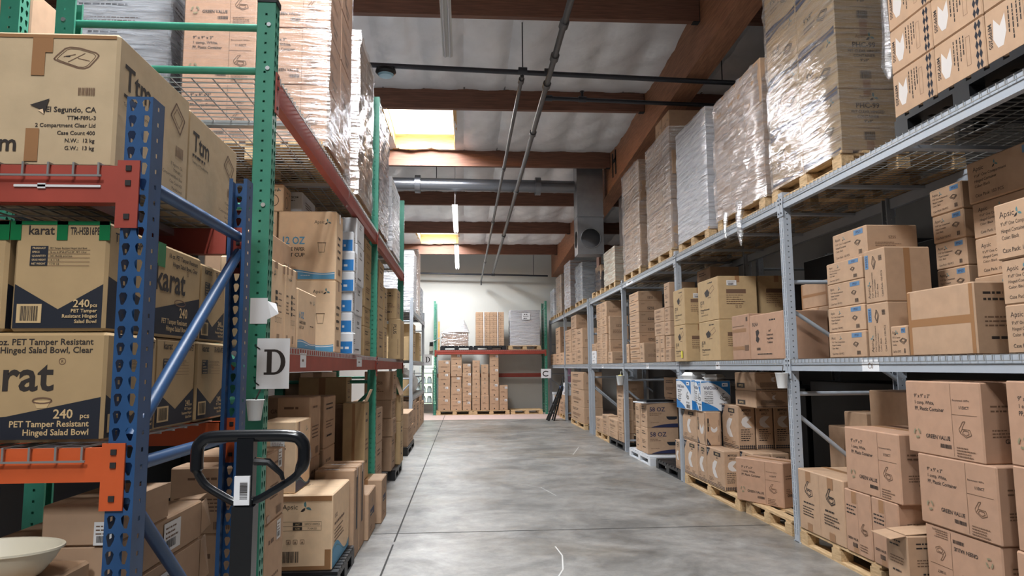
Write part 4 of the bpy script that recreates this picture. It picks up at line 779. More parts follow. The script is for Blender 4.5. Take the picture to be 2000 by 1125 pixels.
# cartons: id, kind, side, x0, x1, y0, y1, heights, what, where (R faces the aisle from the right, L from the left, F faces the camera)
TABLE = [
('r0a', 'clam2', 'R', 2.92, 3.42, 5.433, 6.187, [0.14, 0.65], 'reddish carton printed with two clamshells', 'on the pallet right of nearest grey upright'),
('r0b', 'gvside', 'R', 2.92, 3.47, 5.071, 5.428, [0.14, 0.604], 'narrow kraft carton', 'under the left half of the carton beside the two-clamshell carton'),
('r0c', 'gvside', 'R', 2.92, 3.47, 4.734, 5.064, [0.14, 0.605], 'narrow kraft carton', 'under the right half of the carton above it, behind the open carton'),
('r0m', 'gv', 'R', 2.92, 3.42, 4.676, 5.375, [0.605, 1.075], 'reddish container carton', 'raised on two narrow cartons near the nearest grey upright'),
('r0k', 'plain', 'R', 3.5, 3.92, 5.339, 5.995, [0.14, 1.005, 1.326], 'plain kraft carton', 'in the deep stack behind the raised container carton'),
('r0j', 'plain', 'R', 3.5, 3.92, 6.051, 6.424, [0.14, 0.853, 1.12], 'small kraft carton', 'in the short deep stack behind the brace'),
('r0i', 'plain', 'R', 3.5, 3.92, 6.441, 6.724, [0.14, 0.97], 'dark kraft carton', 'standing deep behind the diagonal brace, right of nearest upright'),
('r0d', 'openbox', 'R', 2.82, 3.2, 4.5, 4.735, [0.14, 0.45], 'small open carton with torn lid flaps', 'at the foot of the tall container stack'),
('g1', 'gvflip', 'R', 2.93, 3.43, 3.82, 4.475, [0.14, 0.55], 'container carton printed upside down', 'at the bottom of tall stack at lower right'),
('g2', 'gv', 'R', 2.92, 3.42, 3.8, 4.49, [0.55, 0.98], 'container carton', 'in the middle of the tall three-carton stack at lower right'),
('g3', 'gv', 'R', 2.92, 3.42, 3.88, 4.57, [0.98, 1.44], 'container carton', 'on top of the tall three-carton stack at lower right'),
('g4', 'gv', 'R', 2.92, 3.42, 3.06, 3.72, [0.14, 0.56, 1.005, 1.455], 'container carton', 'of the stack cut off by the right picture edge'),
('mfa', 'mf', 'R', 2.92, 3.12, 8.898, 9.439, [0.14, 0.58], 'white C printed carton', 'bottom left on the wood pallet beside third grey upright'),
('mfb', 'mf', 'R', 2.92, 3.12, 8.57, 8.886, [0.14, 0.58], 'narrow white C printed carton', 'between two wider ones at pallet level'),
('mfc', 'mf', 'R', 2.92, 3.12, 7.968, 8.563, [0.14, 0.58], 'white C printed carton', 'at the front right corner of its wood pallet'),
('mfz', 'mf', 'R', 2.93, 3.13, 9.656, 9.884, [0.14, 0.53], 'white C printed carton', 'left of the second nearest grey upright, above black pallet'),
('ua', 'mf', 'R', 2.92, 3.12, 8.886, 9.474, [0.58, 0.985], 'white C printed carton', 'under the left white and blue carton'),
('ub', 'mfr', 'R', 2.92, 3.12, 8.539, 8.877, [0.58, 0.985], 'carton with its printing turned sideways', 'under the right white and blue carton'),
('uc', 'mf', 'R', 3.15, 3.36, 8.1, 8.62, [0.14, 0.58, 1.08], 'white C printed carton', 'in the pair set back right'),
('ud', 'mf', 'R', 3.365, 3.575, 8.1, 8.62, [0.14, 0.58, 1.08], 'shaded white C printed carton', 'of the second set-back column'),
('ue', 'mf', 'R', 3.58, 3.79, 8.1, 8.62, [0.14, 0.58, 1.08], 'shaded white C printed carton', 'of the deepest set-back column'),
('uf', 'mf', 'R', 3.15, 3.36, 7.72, 8.095, [0.14, 0.58], 'white C printed carton', 'hidden low behind the tilted container carton, front one'),
('ug', 'mf', 'R', 3.365, 3.575, 7.72, 8.095, [0.14, 0.58], 'white C printed carton', 'hidden low behind the tilted container carton, deeper one'),
('uh', 'mft', 'R', 3.16, 3.58, 7.591, 8.183, [1.08, 1.265, 1.465], 'flat brown carton', 'on top of the set-back printed cartons'),
('wa', 'wc', 'R', 2.86, 3.25, 8.87, 9.52, [0.985, 1.37], 'white and blue carton with lid drawing', 'left of two on the C printed cartons'),
('wb', 'wc', 'R', 2.9, 3.29, 8.625, 8.865, [0.985, 1.36], 'white and blue carton', 'right of two, turned with its end to the aisle'),
('oz', 'oz58', 'R', 2.92, 3.44, 11.344, 11.771, [0.145, 0.556, 0.948], 'large soup bowl carton marked in ounces', 'on the white plastic pallet'),
('oy', 'text', 'R', 2.92, 3.42, 11.789, 12.123, [0.145, 0.519, 0.917], 'tan carton', 'left behind the soup bowl cartons on the white pallet'),
('ox', 'text', 'R', 3.5, 3.95, 11.522, 12.365, [0.145, 0.531, 0.998, 1.348], 'dim brown carton', 'in the deep stack behind the soup bowl cartons'),
('ca', 'text', 'R', 2.92, 3.32, 15.078, 15.853, [0.14, 0.447], 'tan carton', 'on the left end of the pale pallet by the fifth upright'),
('cb', 'text', 'R', 2.92, 3.14, 14.451, 15.07, [0.14, 0.282, 0.541], 'small tan carton', 'in the low pair right of the pale pallet'),
('cc', 'text', 'R', 3.33, 3.78, 14.772, 15.571, [0.14, 0.41, 0.814, 1.228], 'tan carton', 'in the stepped stack behind, left of the fourth upright'),
('cd', 'text', 'R', 2.92, 3.14, 13.578, 14.435, [0.14, 0.279, 0.513], 'small tan carton', 'in the wide low pair by the fourth upright'),
('ce', 'text', 'R', 2.92, 3.14, 13.098, 13.533, [0.14, 0.305, 0.531, 0.747, 0.954], 'small tan carton', 'in the narrow stack touching the fourth grey upright'),
('ea', 'text', 'R', 2.92, 3.42, 17.434, 19.56, [0.14, 0.525, 0.964, 1.402], 'tan carton', 'in the tall far right floor stack'),
('eb', 'text', 'R', 2.92, 3.37, 20.67, 21.95, [0.14, 0.54], 'tan carton', 'on the pallet behind the dark folded ladder'),
('pa', 'apsic', 'R', 3.02, 3.47, 5.16, 5.712, [1.6, 1.806, 2.007, 2.204, 2.378], 'lid-drawing carton', 'in the four-high stack left of the sideways cartons'),
('pb', 'apsicv', 'R', 3.02, 3.38, 4.863, 5.136, [1.6, 1.997, 2.396], 'carton with sideways lid drawing', 'beside the four-high lid-drawing stack'),
('pc', 'apsic', 'R', 3.06, 3.48, 5.134, 5.641, [2.378, 2.612], 'lid-drawing carton', 'lying on top of the four-high stack below the wire deck'),
('pd', 'apsic', 'R', 3.02, 3.47, 4.653, 4.855, [1.6, 1.814], 'lid-drawing carton', 'half hidden behind the plain taped carton'),
('pe', 'plaintape', 'R', 3.0, 3.36, 3.966, 4.618, [1.6, 2.033], 'plain light carton with a tape band', 'on the middle shelf at right'),
('ab', 'apsic', 'R', 3.02, 3.4, 3.285, 3.802, [1.6, 1.872, 2.126, 2.445], 'lid-drawing carton', 'in the front stack cut by the right edge'),
('ac', 'apsic', 'R', 3.43, 3.93, 3.769, 4.527, [1.6, 1.86, 2.12, 2.38, 2.622, 2.906], 'lid-drawing carton', 'in the tall stack behind the plain taped carton'),
('ad', 'apsic', 'R', 3.5, 3.93, 4.664, 5.018, [1.6, 1.828, 2.026, 2.236, 2.434, 2.64, 2.838], 'shaded lid-drawing carton', 'deep left of the tallest lid-drawing stack'),
('ka', 'sixsix', 'R', 3.46, 3.91, 7.082, 7.242, [1.6, 2.109], 'brown square-container carton', 'left of three deep behind the nearest grey upright'),
('kb', 'sixsix', 'R', 3.46, 3.91, 6.72, 7.076, [1.6, 2.109], 'brown square-container carton', 'middle of three deep behind the nearest grey upright'),
('kc', 'sixsix', 'R', 3.46, 3.91, 6.504, 6.714, [1.6, 2.109], 'brown square-container carton', 'right of three deep behind the nearest grey upright'),
('kd', 'plaintape', 'R', 3.47, 3.9, 6.53, 7.07, [2.11, 2.366], 'kraft carton with a brown tape band', 'on top of the three square-container cartons'),
('ja', 'jc', 'R', 2.86, 3.26, 9.02, 9.52, [1.6, 2.08, 2.56], 'tan take-out carton', 'in the left pair on the middle shelf'),
('jb', 'jc', 'R', 2.95, 3.43, 8.036, 8.76, [1.6, 2.079, 2.589], 'tan take-out carton', 'in the right pair on the middle shelf'),
('jd', 'jc', 'R', 3.46, 3.92, 8.1, 8.8, [1.6, 2.1, 2.6], 'tan take-out carton', 'in the deep pair behind the right pair'),
('je', 'text', 'R', 3.46, 3.91, 9.721, 10.313, [1.6, 2.084, 2.579, 2.94], 'dim brown carton', 'in the deep stack behind the left take-out pair'),
('kx', 'pink', 'R', 2.97, 3.42, 7.227, 7.712, [1.6, 2.088], 'pinkish carton with two faded bands', 'right of the take-out cartons'),
('ky', 'six', 'R', 2.97, 3.42, 6.434, 7.214, [1.6, 2.058], 'pinkish carton printed with a black container', 'left of the nearest grey upright'),
('na', 'text', 'R', 2.92, 3.32, 9.897, 10.182, [1.6, 1.797, 1.979, 2.183, 2.38, 2.744], 'slim tan carton', 'in the stack left of the take-out cartons'),
('nb', 'text', 'R', 2.92, 3.32, 10.46, 10.703, [1.6, 1.991], 'narrow upright tan carton', 'left of two under the small pair of cartons'),
('nc', 'text', 'R', 2.92, 3.32, 10.219, 10.449, [1.6, 1.991], 'narrow upright tan carton', 'right of two under the small pair of cartons'),
('nd', 'text', 'R', 2.92, 3.32, 10.185, 10.735, [1.991, 2.194, 2.4], 'wide tan carton', 'in the pair on the two narrow upright cartons'),
('ma', 'flat', 'R', 2.92, 3.34, 11.695, 12.378, [1.6, 1.75, 1.93, 2.102, 2.273, 2.453, 2.642, 2.8], 'flat tan carton', 'in the leaning seven-high stack on the middle shelf'),
('mb', 'text', 'R', 2.92, 3.34, 11.41, 11.69, [1.6, 1.926], 'tan carton', 'at the foot of the leaning seven-high stack'),
('mc', 'text', 'R', 2.92, 3.34, 12.48, 12.68, [1.6, 1.936], 'slim tan carton', 'left of the leaning seven-high stack by the third upright'),
('da', 'text', 'R', 2.92, 3.32, 13.925, 14.328, [1.6, 1.835], 'tan carton', 'by the third far upright, under the tall narrow carton'),
('db', 'text', 'R', 2.96, 3.36, 14.28, 14.43, [1.835, 2.078, 2.568], 'tall narrow tan carton', 'in the pair left of the third upright'),
('dc', 'text', 'R', 2.92, 3.32, 14.44, 14.931, [1.6, 1.737, 1.894, 2.052, 2.219, 2.387, 2.566, 2.891], 'small tan carton', 'in the right of two far columns'),
('dd', 'text', 'R', 2.92, 3.32, 14.944, 15.573, [1.6, 1.744, 1.907, 2.069, 2.232, 2.394, 2.557, 2.72, 2.893], 'small tan carton', 'in the left of two far columns'),
('de', 'white', 'R', 2.92, 3.22, 15.683, 16.174, [1.6, 1.72, 1.89], 'white printed carton', 'beside the farthest column by the fourth upright'),
('df', 'text', 'R', 2.92, 3.22, 15.656, 16.146, [1.89, 2.049], 'tan carton', 'on the white printed cartons by the fourth upright'),
('fa', 'text', 'R', 2.92, 3.32, 22.708, 24.001, [1.6, 1.951], 'tan carton', 'at the far end of the far right rack middle shelf'),
('fb', 'text', 'R', 2.92, 3.32, 21.535, 22.595, [1.6, 1.946, 2.753], 'tall brown carton', 'in the pair second from far end, middle shelf'),
('fc', 'text', 'R', 2.92, 3.32, 20.758, 21.53, [1.6, 1.961], 'tan carton', 'right of the tall brown pair on the far shelf'),
('fd', 'text', 'R', 2.92, 3.32, 19.351, 20.53, [1.6, 1.932, 2.267, 2.574], 'tan carton', 'in the triple stack on the far shelf'),
('fe', 'text', 'R', 2.92, 3.32, 18.399, 19.292, [1.6, 1.927, 2.273, 2.539, 2.899], 'tan carton', 'in the stack of four on the far right shelf'),
('ff', 'text', 'R', 2.92, 3.32, 17.443, 18.37, [1.6, 2.007, 2.499], 'tan carton', 'in the nearest stack of the far right shelf'),
('la', 'spec', 'L', -1.24, -1.0, 3.636, 4.024, [1.665, 2.124], 'light carton with four black squares', 'nearest one behind the green upright'),
('lb', 'spec', 'L', -1.24, -1.0, 4.041, 4.315, [1.665, 2.132], 'narrow light carton with four black squares', 'left of the small cup carton'),
('lc', 'oz6', 'L', -1.24, -1.0, 4.345, 4.888, [1.665, 2.038], 'light cup carton with blue wave', 'at the front edge of the left shelf'),
('ld', 'oz8', 'L', -1.67, -1.27, 4.613, 5.273, [1.665, 2.075, 2.444], 'brown ounce-marked carton', 'in the deep pair behind the four-square cartons'),
('le', 'oz12', 'F', -1.438, -0.983, 5.487, 5.777, [1.665, 2.223, 2.763], 'large light cup carton with blue wave', 'in the big pair, left shelf'),
('lf', 'oz12', 'F', -1.714, -1.444, 5.497, 5.787, [1.665, 2.224, 2.763], 'light cup carton', 'left behind the big cup pair, beside green upright'),
('lg', 'whitebox', 'F', -1.466, -1.317, 5.787, 6.287, [2.763, 2.99], 'white carton with black letters', 'on top of the large light cup cartons'),
('lh', 'circ', 'F', -1.545, -1.404, 5.517, 5.777, [2.763, 2.985], 'small light carton with a circle drawing', 'beside the white carton up under the deck'),
('li', 'bluebox', 'L', -1.34, -0.94, 6.116, 6.26, [1.665, 1.85, 2.025, 2.201, 2.376, 2.551, 2.727], 'white and blue carton', 'in the front column beside cup cartons'),
('lj', 'whitebox', 'L', -1.45, -0.95, 6.324, 6.774, [1.665, 2.024, 2.298, 2.656, 2.895], 'white carton', 'in the taller column behind the white and blue ones'),
('lk', 'tan', 'L', -1.45, -1.0, 7.25, 7.77, [1.665, 1.972, 2.172, 2.576, 2.878], 'tan carton', 'in the stack just before the second green upright'),
('ll', 'tan', 'L', -1.45, -1.0, 8.4, 8.9, [1.665, 2.269, 2.829], 'tan carton', 'in the pair right past the second green upright'),
('lm', 'tan', 'L', -1.45, -1.0, 8.99, 9.318, [1.665, 2.053, 2.568], 'narrow tan carton', 'in the narrow pair left of the sideways-lettered carton'),
('ln', 'rot', 'F', -1.064, -0.886, 10.0, 10.6, [1.665, 2.227], 'tan carton with large sideways letters', 'at the end of the left shelf'),
('lo', 'tan', 'F', -1.138, -0.939, 10.0, 10.5, [2.227, 2.66], 'tan carton', 'on the sideways-lettered carton at the left shelf end'),
('xa', 'lbl', 'L', -1.42, -1.02, 3.828, 4.225, [0.14, 0.74, 1.107], 'text-printed carton', 'in the right stack below the D sign'),
('xb', 'lbl', 'L', -1.43, -1.03, 3.62, 3.822, [0.14, 0.758, 1.074], 'text-printed carton', 'in the left stack behind the pallet jack handle'),
('xc', 'apsicbig', 'F', -1.48, -0.92, 5.22, 5.93, [0.14, 0.66], 'big light carton with green and grey leaf mark', 'on the floor pallet at lower left'),
('xd', 'oz08', 'F', -1.47, -1.2, 5.27, 5.76, [0.66, 1.17], 'light carton with a dark bowl drawing', 'standing on the big light carton'),
('xe', 'band', 'L', -1.22, -0.89, 5.975, 6.28, [0.0, 0.72], 'tall carton with a dark vertical band', 'nearest of two on the floor'),
('xf', 'band', 'L', -1.22, -0.89, 6.285, 6.6, [0.0, 0.72], 'tall carton with a dark vertical band', 'farther of two on the floor'),
('xg', 'dk', 'L', -1.2, -0.86, 6.65, 7.2, [0.0, 0.41], 'low carton with a dark square', 'on the floor between banded and end cartons'),
('xh', 'dk', 'L', -1.16, -0.82, 7.35, 7.8, [0, 0.43], 'taped carton with a dark square', 'last one standing out into the aisle'),
('xi', 'lbl', 'L', -1.55, -1.25, 6.55, 7.1, [0.14, 0.827], 'kraft carton', 'under the wide dark carton behind the banded cartons'),
('xj', 'gvdark', 'L', -1.86, -1.25, 6.55, 7.1, [0.827, 1.292], 'wide dark carton', 'above the banded cartons, deep under the left rack'),
('xk', 'dk', 'L', -1.74, -1.23, 7.62, 7.97, [0.14, 1.174], 'kraft carton with a dark label patch', 'before the second green upright'),
('xl', 'tan', 'L', -1.74, -1.23, 7.62, 7.97, [1.174, 1.454], 'dim tan carton', 'on the carton with the dark label patch'),
('xn', 'plain', 'L', -2.02, -1.78, 7.93, 8.634, [0.14, 0.62, 1.06, 1.5], 'dim kraft carton', 'in the deep stack left under the red beam'),
('xo', 'plain', 'L', -2.02, -1.74, 8.917, 9.969, [0.14, 0.62, 1.04, 1.5], 'dim kraft carton', 'in the deep stack right under the red beam'),
('xp', 'lbl', 'F', -1.54, -1.26, 5.995, 6.44, [0.14, 0.802, 1.313], 'dim carton', 'in the stack behind the dark bowl carton'),
('xq', 'text', 'L', -1.4, -1.0, 8.36, 8.93, [0.14, 0.672, 1.079], 'tan carton', 'in the floor pair past the second green upright'),
('xr', 'text', 'L', -1.62, -1.4, 10.55, 11.05, [0.14, 0.825, 1.072], 'small brown carton', 'in the deep pair past the second green upright'),
('xs', 'text', 'L', -1.38, -0.98, 9.97, 10.53, [0.14, 0.607, 0.85, 1.107, 1.499], 'slim tan carton', 'in the slim stack before third green upright'),
('xt', 'tan', 'L', -1.33, -0.93, 10.64, 11.14, [0.14, 0.762, 1.144], 'tan carton', 'in the pair hiding the third green upright foot'),
('xu', 'text', 'L', -1.4, -1.0, 12.913, 14.345, [0.14, 0.464, 0.735], 'tan carton', 'in the farthest floor pair of the left row'),
('ba', 'stick', 'F', -0.852, -0.454, 23.4, 23.9, [0.14, 0.543, 0.956, 1.37, 1.77], 'kraft carton with white sticker', 'in the leftmost end rack column'),
('bb', 'stick', 'F', -0.44, -0.073, 23.4, 23.9, [0.14, 0.473, 0.878, 1.244, 1.622, 1.984], 'kraft carton with white sticker', 'in the second end rack column'),
('bc', 'stick', 'F', -0.061, 0.239, 23.4, 23.9, [0.14, 0.436, 0.717, 1.04, 1.364, 1.656], 'small kraft carton with white sticker', 'in the third end rack column'),
('bd', 'stick', 'F', 0.256, 0.524, 23.4, 23.9, [0.14, 0.532, 0.946, 1.362, 1.763], 'kraft carton', 'in the fourth column of the end rack'),
('be', 'stick', 'F', 0.541, 0.809, 23.4, 23.9, [0.14, 0.628, 1.093, 1.627], 'tall kraft carton', 'in the fifth column of the end rack'),
('bf', 'stick', 'F', 0.827, 1.138, 23.4, 23.9, [0.14, 0.576, 1.041, 1.541, 1.977], 'tall kraft carton with white sticker', 'in the sixth end rack column'),
('bg', 'stick', 'F', 1.148, 1.429, 23.4, 23.9, [0.14, 0.533, 0.946], 'kraft carton with white sticker', 'in the short rightmost end rack column'),
]
# ------------------------------------------------------------------ pallets
def wood_pallet(Lx=1.2, Ly=1.0, near=True):
    """blocks and boards; local x along the aisle, front at -y"""
    r = empty('pallet'); x, y = Lx/2, Ly/2; H = .139
    tops = [(-y+.05+(Ly-.1)*i/6) for i in range(7)]; bl = [(a, b) for a in (-x+.07, 0, x-.07) for b in (-y+.05, 0, y-.05)]
    parts = [('deck_board', [((-x, t-.046, H-.02), (x, t+.046, H))]) for t in tops]
    parts += [('stringer_board', [((a-.05, -y, H-.04), (a+.05, y, H-.021))]) for a in (-x+.07, 0, x-.07)]
    parts += [('block', [((a-.07, b-.05, .021), (a+.07, b+.05, H-.041))]) for a, b in bl]
    parts += [('bottom_board', [((-x, b-.05, 0), (x, b+.05, .02))]) for b in (-y+.05, 0, y-.05)]
    if near:
        for n, bx in parts:
            mb = MB()
            for a, b in bx: mb.box(a, b, WOOD)
            mb.build(n, r)
        return r
    mb = MB()
    for n, bx in parts:
        for a, b in bx: mb.box(a, b, WOOD)
    return mb.mesh('pallet')
def plastic_mesh(m, Lx=1.2, Ly=1.0):
    mb = MB(); x, y = Lx/2, Ly/2; H = .139
    for i in range(9): t = -x+.02+(Lx-.14)*i/8; mb.box((t, -y, H-.022), (t+.1, y, H), m)
    for b in (-y, -.05, y-.1): mb.box((-x, b, H-.05), (x, b+.1, H-.022), m)
    for a in (-x, -.07, x-.14):
        for b in (-y, -.05, y-.1): mb.box((a, b, .016), (a+.14, b+.1, H-.05), m)
    for b in (-y, -.05, y-.1): mb.box((-x, b, 0), (x, b+.1, .016), m)
    return mb.mesh('pallet')
PROTO = {}
def pallet(kind, side, cx, cy, z, label, group=None, yaw=0, L=1.2, near=False, Wd=1.0):
    k = (kind, near, L, Wd)
    if kind == 'wood' and near:
        if k not in PROTO: o = PROTO[k] = wood_pallet(L, Wd)
        else: o = copy_tree(PROTO[k])
    else:
        if k not in PROTO: PROTO[k] = wood_pallet(L, Wd, False) if kind == 'wood' else plastic_mesh(BPLA if kind == 'black' else WPLA, L, Wd)
        o = bpy.data.objects.new('pallet', PROTO[k]); COL.objects.link(o)
    o.location = (cx, cy, z); o.rotation_euler = (0, 0, ROT[side]+yaw); tag(o, label, 'pallet', group); return o
# ------------------------------------------------------------------ film-wrapped loads
def film_mesh(w, d, h, m, seed, dome=0, loose=.012, taper=0):
    """a creased film bag around a block w x d x h (base centred at origin), open below"""
    rs = random.Random(seed); ph = [rs.uniform(0, 6) for _ in range(6)]; mb = MB(); k = mb.mi(m); nx, ny, nz = max(3, int(w/.09)), max(3, int(d/.09)), max(3, int(h/.09))
    def disp(x, y, z):
        s = math.sin(x*19+z*23+ph[0])+math.sin(y*17-z*29+ph[1])+math.sin((x+y)*31+z*13+ph[2]); return loose*(.55+.28*s)
    ring = []
    per = [(-w/2+w*i/nx, -d/2, 0, -1) for i in range(nx)]+[(w/2, -d/2+d*i/ny, 1, 0) for i in range(ny)]+[(w/2-w*i/nx, d/2, 0, 1) for i in range(nx)]+[(-w/2, d/2-d*i/ny, -1, 0) for i in range(ny)]
    n = len(per)
    for j in range(nz+1):
        z = -.03+(h+.03)*j/nz; tz = 1-taper*max(0, z/h)**2
        for x, y, ax, ay in per:
            g = .006+max(0, disp(x, y, z)); mb.v.append((x*tz+ax*g, y*tz+ay*g, z))
    for j in range(nz):
        for i in range(n): a = j*n+i; b = j*n+(i+1) % n; mb.f.append((a, b, b+n, a+n)); mb.m.append(k)
    top = nz*n; b = len(mb.v); px, py, q = .05*w, .0, h+.008+dome
    mb.v.append((px, py, q))
    base = len(mb.v)
    for x, y, ax, ay in per: tz = 1-taper; mb.v.append((px+(x*tz-px)*.5, y*tz*.5, h+.008+dome*.55+.3*disp(x, y, h)))
    for i in range(n): j = (i+1) % n; mb.f.append((top+i, top+j, base+j, base+i)); mb.m.append(k); mb.f.append((base+i, base+j, b)); mb.m.append(k)
    return mb
def load(kind, side, x0, x1, y0, y1, z0, z1, nx, ny, nz, label, fm, group='film-wrapped pallet loads', dome=0, skip=(), shift=0, loose=.012, taper=0, name='wrapped_load', straps=None):
    """cartons packed nx along the aisle, ny deep, nz high, wrapped in film: one load, its cartons and film are parts"""
    X, Y = x1-x0, y1-y0; w, d = (Y, X) if side in 'RL' else (X, Y); h = z1-z0
    r = empty(name, ((x0+x1)/2, (y0+y1)/2, z0), ROT[side]); tag(r, label, 'pallet load', group)
    cw, cd_, ch = w/nx, d/ny, h/nz; me = carton_mesh(kind, cw-.006, cd_-.006, ch-.002)
    for k in range(nz):
        for i in range(nx):
            for j in range(ny):
                if 0 < i < nx-1 and 0 < j < ny-1: continue
                if j == ny-1 and ny > 1 and 0 < i < nx-1: continue
                if (k, i) in skip: continue
                o = bpy.data.objects.new('carton', me); COL.objects.link(o); o.parent = r
                s = shift*((k*7+3) % 5-2)/2 if shift else 0
                o.location = (-w/2+cw*(i+.5)+s, -d/2+cd_*(j+.5)+abs(s), k*ch)
    if fm:
        f = film_mesh(w, d, h, fm, hash(label) % 999 if False else len(label), dome, loose, taper).build('stretch_film', r, True)
    for u in straps or ():
        mb = MB(); mb.box((u-.012, -d/2-.012, 0), (u+.012, -d/2-.009, h+.01), PAPER); mb.box((u-.012, -d/2-.012, h+.008), (u+.012, d/2, h+.011), PAPER); mb.build('strap', r)
    return r
def tail(r, pts, rad, m):
    mb = MB(); mb.tube(pts, rad, m, 6); mb.build('loose_film_tail', r, True)
UP, ZP = 3.078, 3.219      # top of the upper decks, top of a pallet on them
# right side, upper level, near to far
U = 'upper shelf'
for cy, lab, kd, L in [(3.86, 'black plastic pallet under the checker-edged cartons at upper right', 'black', 1.3), (5.83, 'wood pallet under the clear-container cartons on the right upper shelf', 'wood', 1.26), (7.27, 'wood pallet under the bulging pinkish film-wrapped load', 'wood', 1.3), (8.83, 'wood pallet under the silvery white wrapped load on right upper shelf', 'wood', 1.2), (10.4, 'wood pallet under the stepped brown load, beside the tallest brown stack', 'wood', 1.3), (12.18, 'wood pallet under the tall narrow brown load below the girder', 'wood', 1.25), (14.1, 'wood pallet under the short cream-wrapped load on right upper shelf', 'wood', 1.1), (15.55, 'wood pallet under the black film bundle on right upper shelf', 'wood', 1.1), (17.95, 'wood pallet under the grey film-wrapped load of the far right rack', 'wood', 1.2), (20.0, 'wood pallet under the creamy wrapped column of the far right rack', 'wood', 1.2), (21.9, 'wood pallet under the orange-brown load of the far right rack', 'wood', 1.2), (23.5, 'wood pallet under the white load at the end of far right rack', 'wood', 1.1)]:
    pallet(kd, 'R', XR+.53, cy, UP, lab, 'pallets on the right upper shelf', L=L, near=cy < 11, Wd=1.02)
r = load('mfload', 'R', 2.95, 3.95, 3.22, 4.52, ZP, ZP+1.55, 3, 3, 5, 'checker-edged brown cartons stacked on black pallet at the upper right corner', None, 'pallet loads on the right upper shelf')
tail(r, [(-.67, -.46, 1.5), (-.672, -.5, 1.0), (-.668, -.5, .62), (-.69, -.49, .4), (-.675, -.5, .3)], [.03, .02, .03, .045, .012], FILM)
mb = MB(); mb.box((.655, -.49, .3), (.66, .45, 1.54), FILM); mb.box((-.66, -.49, .3), (-.655, .45, 1.54), FILM); mb.build('stretch_film', r)
load('phc', 'R', 2.95, 3.9, 5.21, 6.46, ZP, 5.23, 2, 2, 4, 'tan clear-container cartons in shiny film beside the checker-edged cartons', FILM, 'pallet loads on the right upper shelf', loose=.016)
r = load('brown', 'R', 2.95, 3.85, 6.62, 7.95, ZP, 4.62, 3, 2, 3, 'bulging pinkish load in crumpled film between tan cartons and silvery load', film('pink_film', .35, .5, .2, (.86, .82, .82)), 'pallet loads on the right upper shelf', dome=.09, loose=.035, taper=.05)
tail(r, [(.1, -.47, .05), (.1, -.5, -.12), (.12, -.5, -.3), (.1, -.49, -.42)], [.05, .035, .03, .008], FILM); tail(r, [(-.3, -.48, .02), (-.31, -.5, -.16), (-.29, -.5, -.27)], [.03, .018, .006], FILM)
load('wl', 'R', 2.95, 3.9, 8.24, 9.42, ZP, 4.72, 4, 2, 6, 'silvery white square load in film left of the bulging pinkish load', FILMW, 'pallet loads on the right upper shelf', taper=.01)
r = load('text', 'R', 2.95, 3.9, 9.76, 11.05, ZP, 5.0, 3, 2, 5, 'stepped brown carton load in thin film under the timber girder', FILM, 'pallet loads on the right upper shelf', shift=.03)
for i, (a, b) in enumerate(((-.25, .12), (.13, .5))): o = carton('oz8', 'R', 3.0, 3.6, 10.4-b, 10.4-a, 5.002, 5.3, '', name='loose_carton', parent=None, tape=0); tag(o, 'dark brown carton lying on top of the stepped brown load, '+('left' if i == 0 else 'right')+' of two', 'box', 'cartons on top of the stepped brown load')
load('text', 'R', 2.95, 3.9, 11.58, 12.78, ZP, 5.05, 2, 2, 5, 'tall narrow brown carton load in torn film just right of the duct', FILM, 'pallet loads on the right upper shelf', shift=.02, loose=.02)
load('lbox', 'R', 2.95, 3.8, 13.6, 14.62, ZP, 3.9, 2, 2, 3, 'short cream-wrapped load below the round duct hole', film('cream_film', .5, .6, .22, (.95, .9, .78)), 'pallet loads on the right upper shelf')
load('brown', 'R', 2.95, 3.8, 15.05, 15.68, ZP, 3.75, 1, 1, 2, 'dark film-covered bundle with a loose black cord, below the duct', film('black_film', .6, .9, .2, (.12, .12, .13)), 'pallet loads on the right upper shelf', loose=.03, taper=.1)
mb = MB(); mb.box((3.05, 15.72, ZP), (3.1, 16.02, 4.35), GLULAM); o = mb.build('timber_board'); tag(o, 'orange-brown board standing upright behind the dark bundle', 'board')
load('wl', 'R', 2.95, 3.8, 17.45, 18.45, ZP, 4.15, 1, 1, 3, 'dark grey film-wrapped load on the far right rack', FILMD, 'pallet loads on the far right rack', loose=.03)
load('lbox', 'R', 2.95, 3.8, 19.45, 20.55, ZP, 4.5, 2, 1, 4, 'tall cream film-wrapped column on the far right rack', FILMW, 'pallet loads on the far right rack')
load('text', 'R', 2.95, 3.8, 21.3, 22.5, ZP, 4.35, 2, 1, 4, 'orange-brown carton load between cream column and white load, far right', FILM, 'pallet loads on the far right rack')
load('wl', 'R', 2.95, 3.8, 23.0, 24.0, ZP, 4.1, 2, 1, 4, 'white carton load at the very end of the far right rack', FILMW, 'pallet loads on the far right rack')
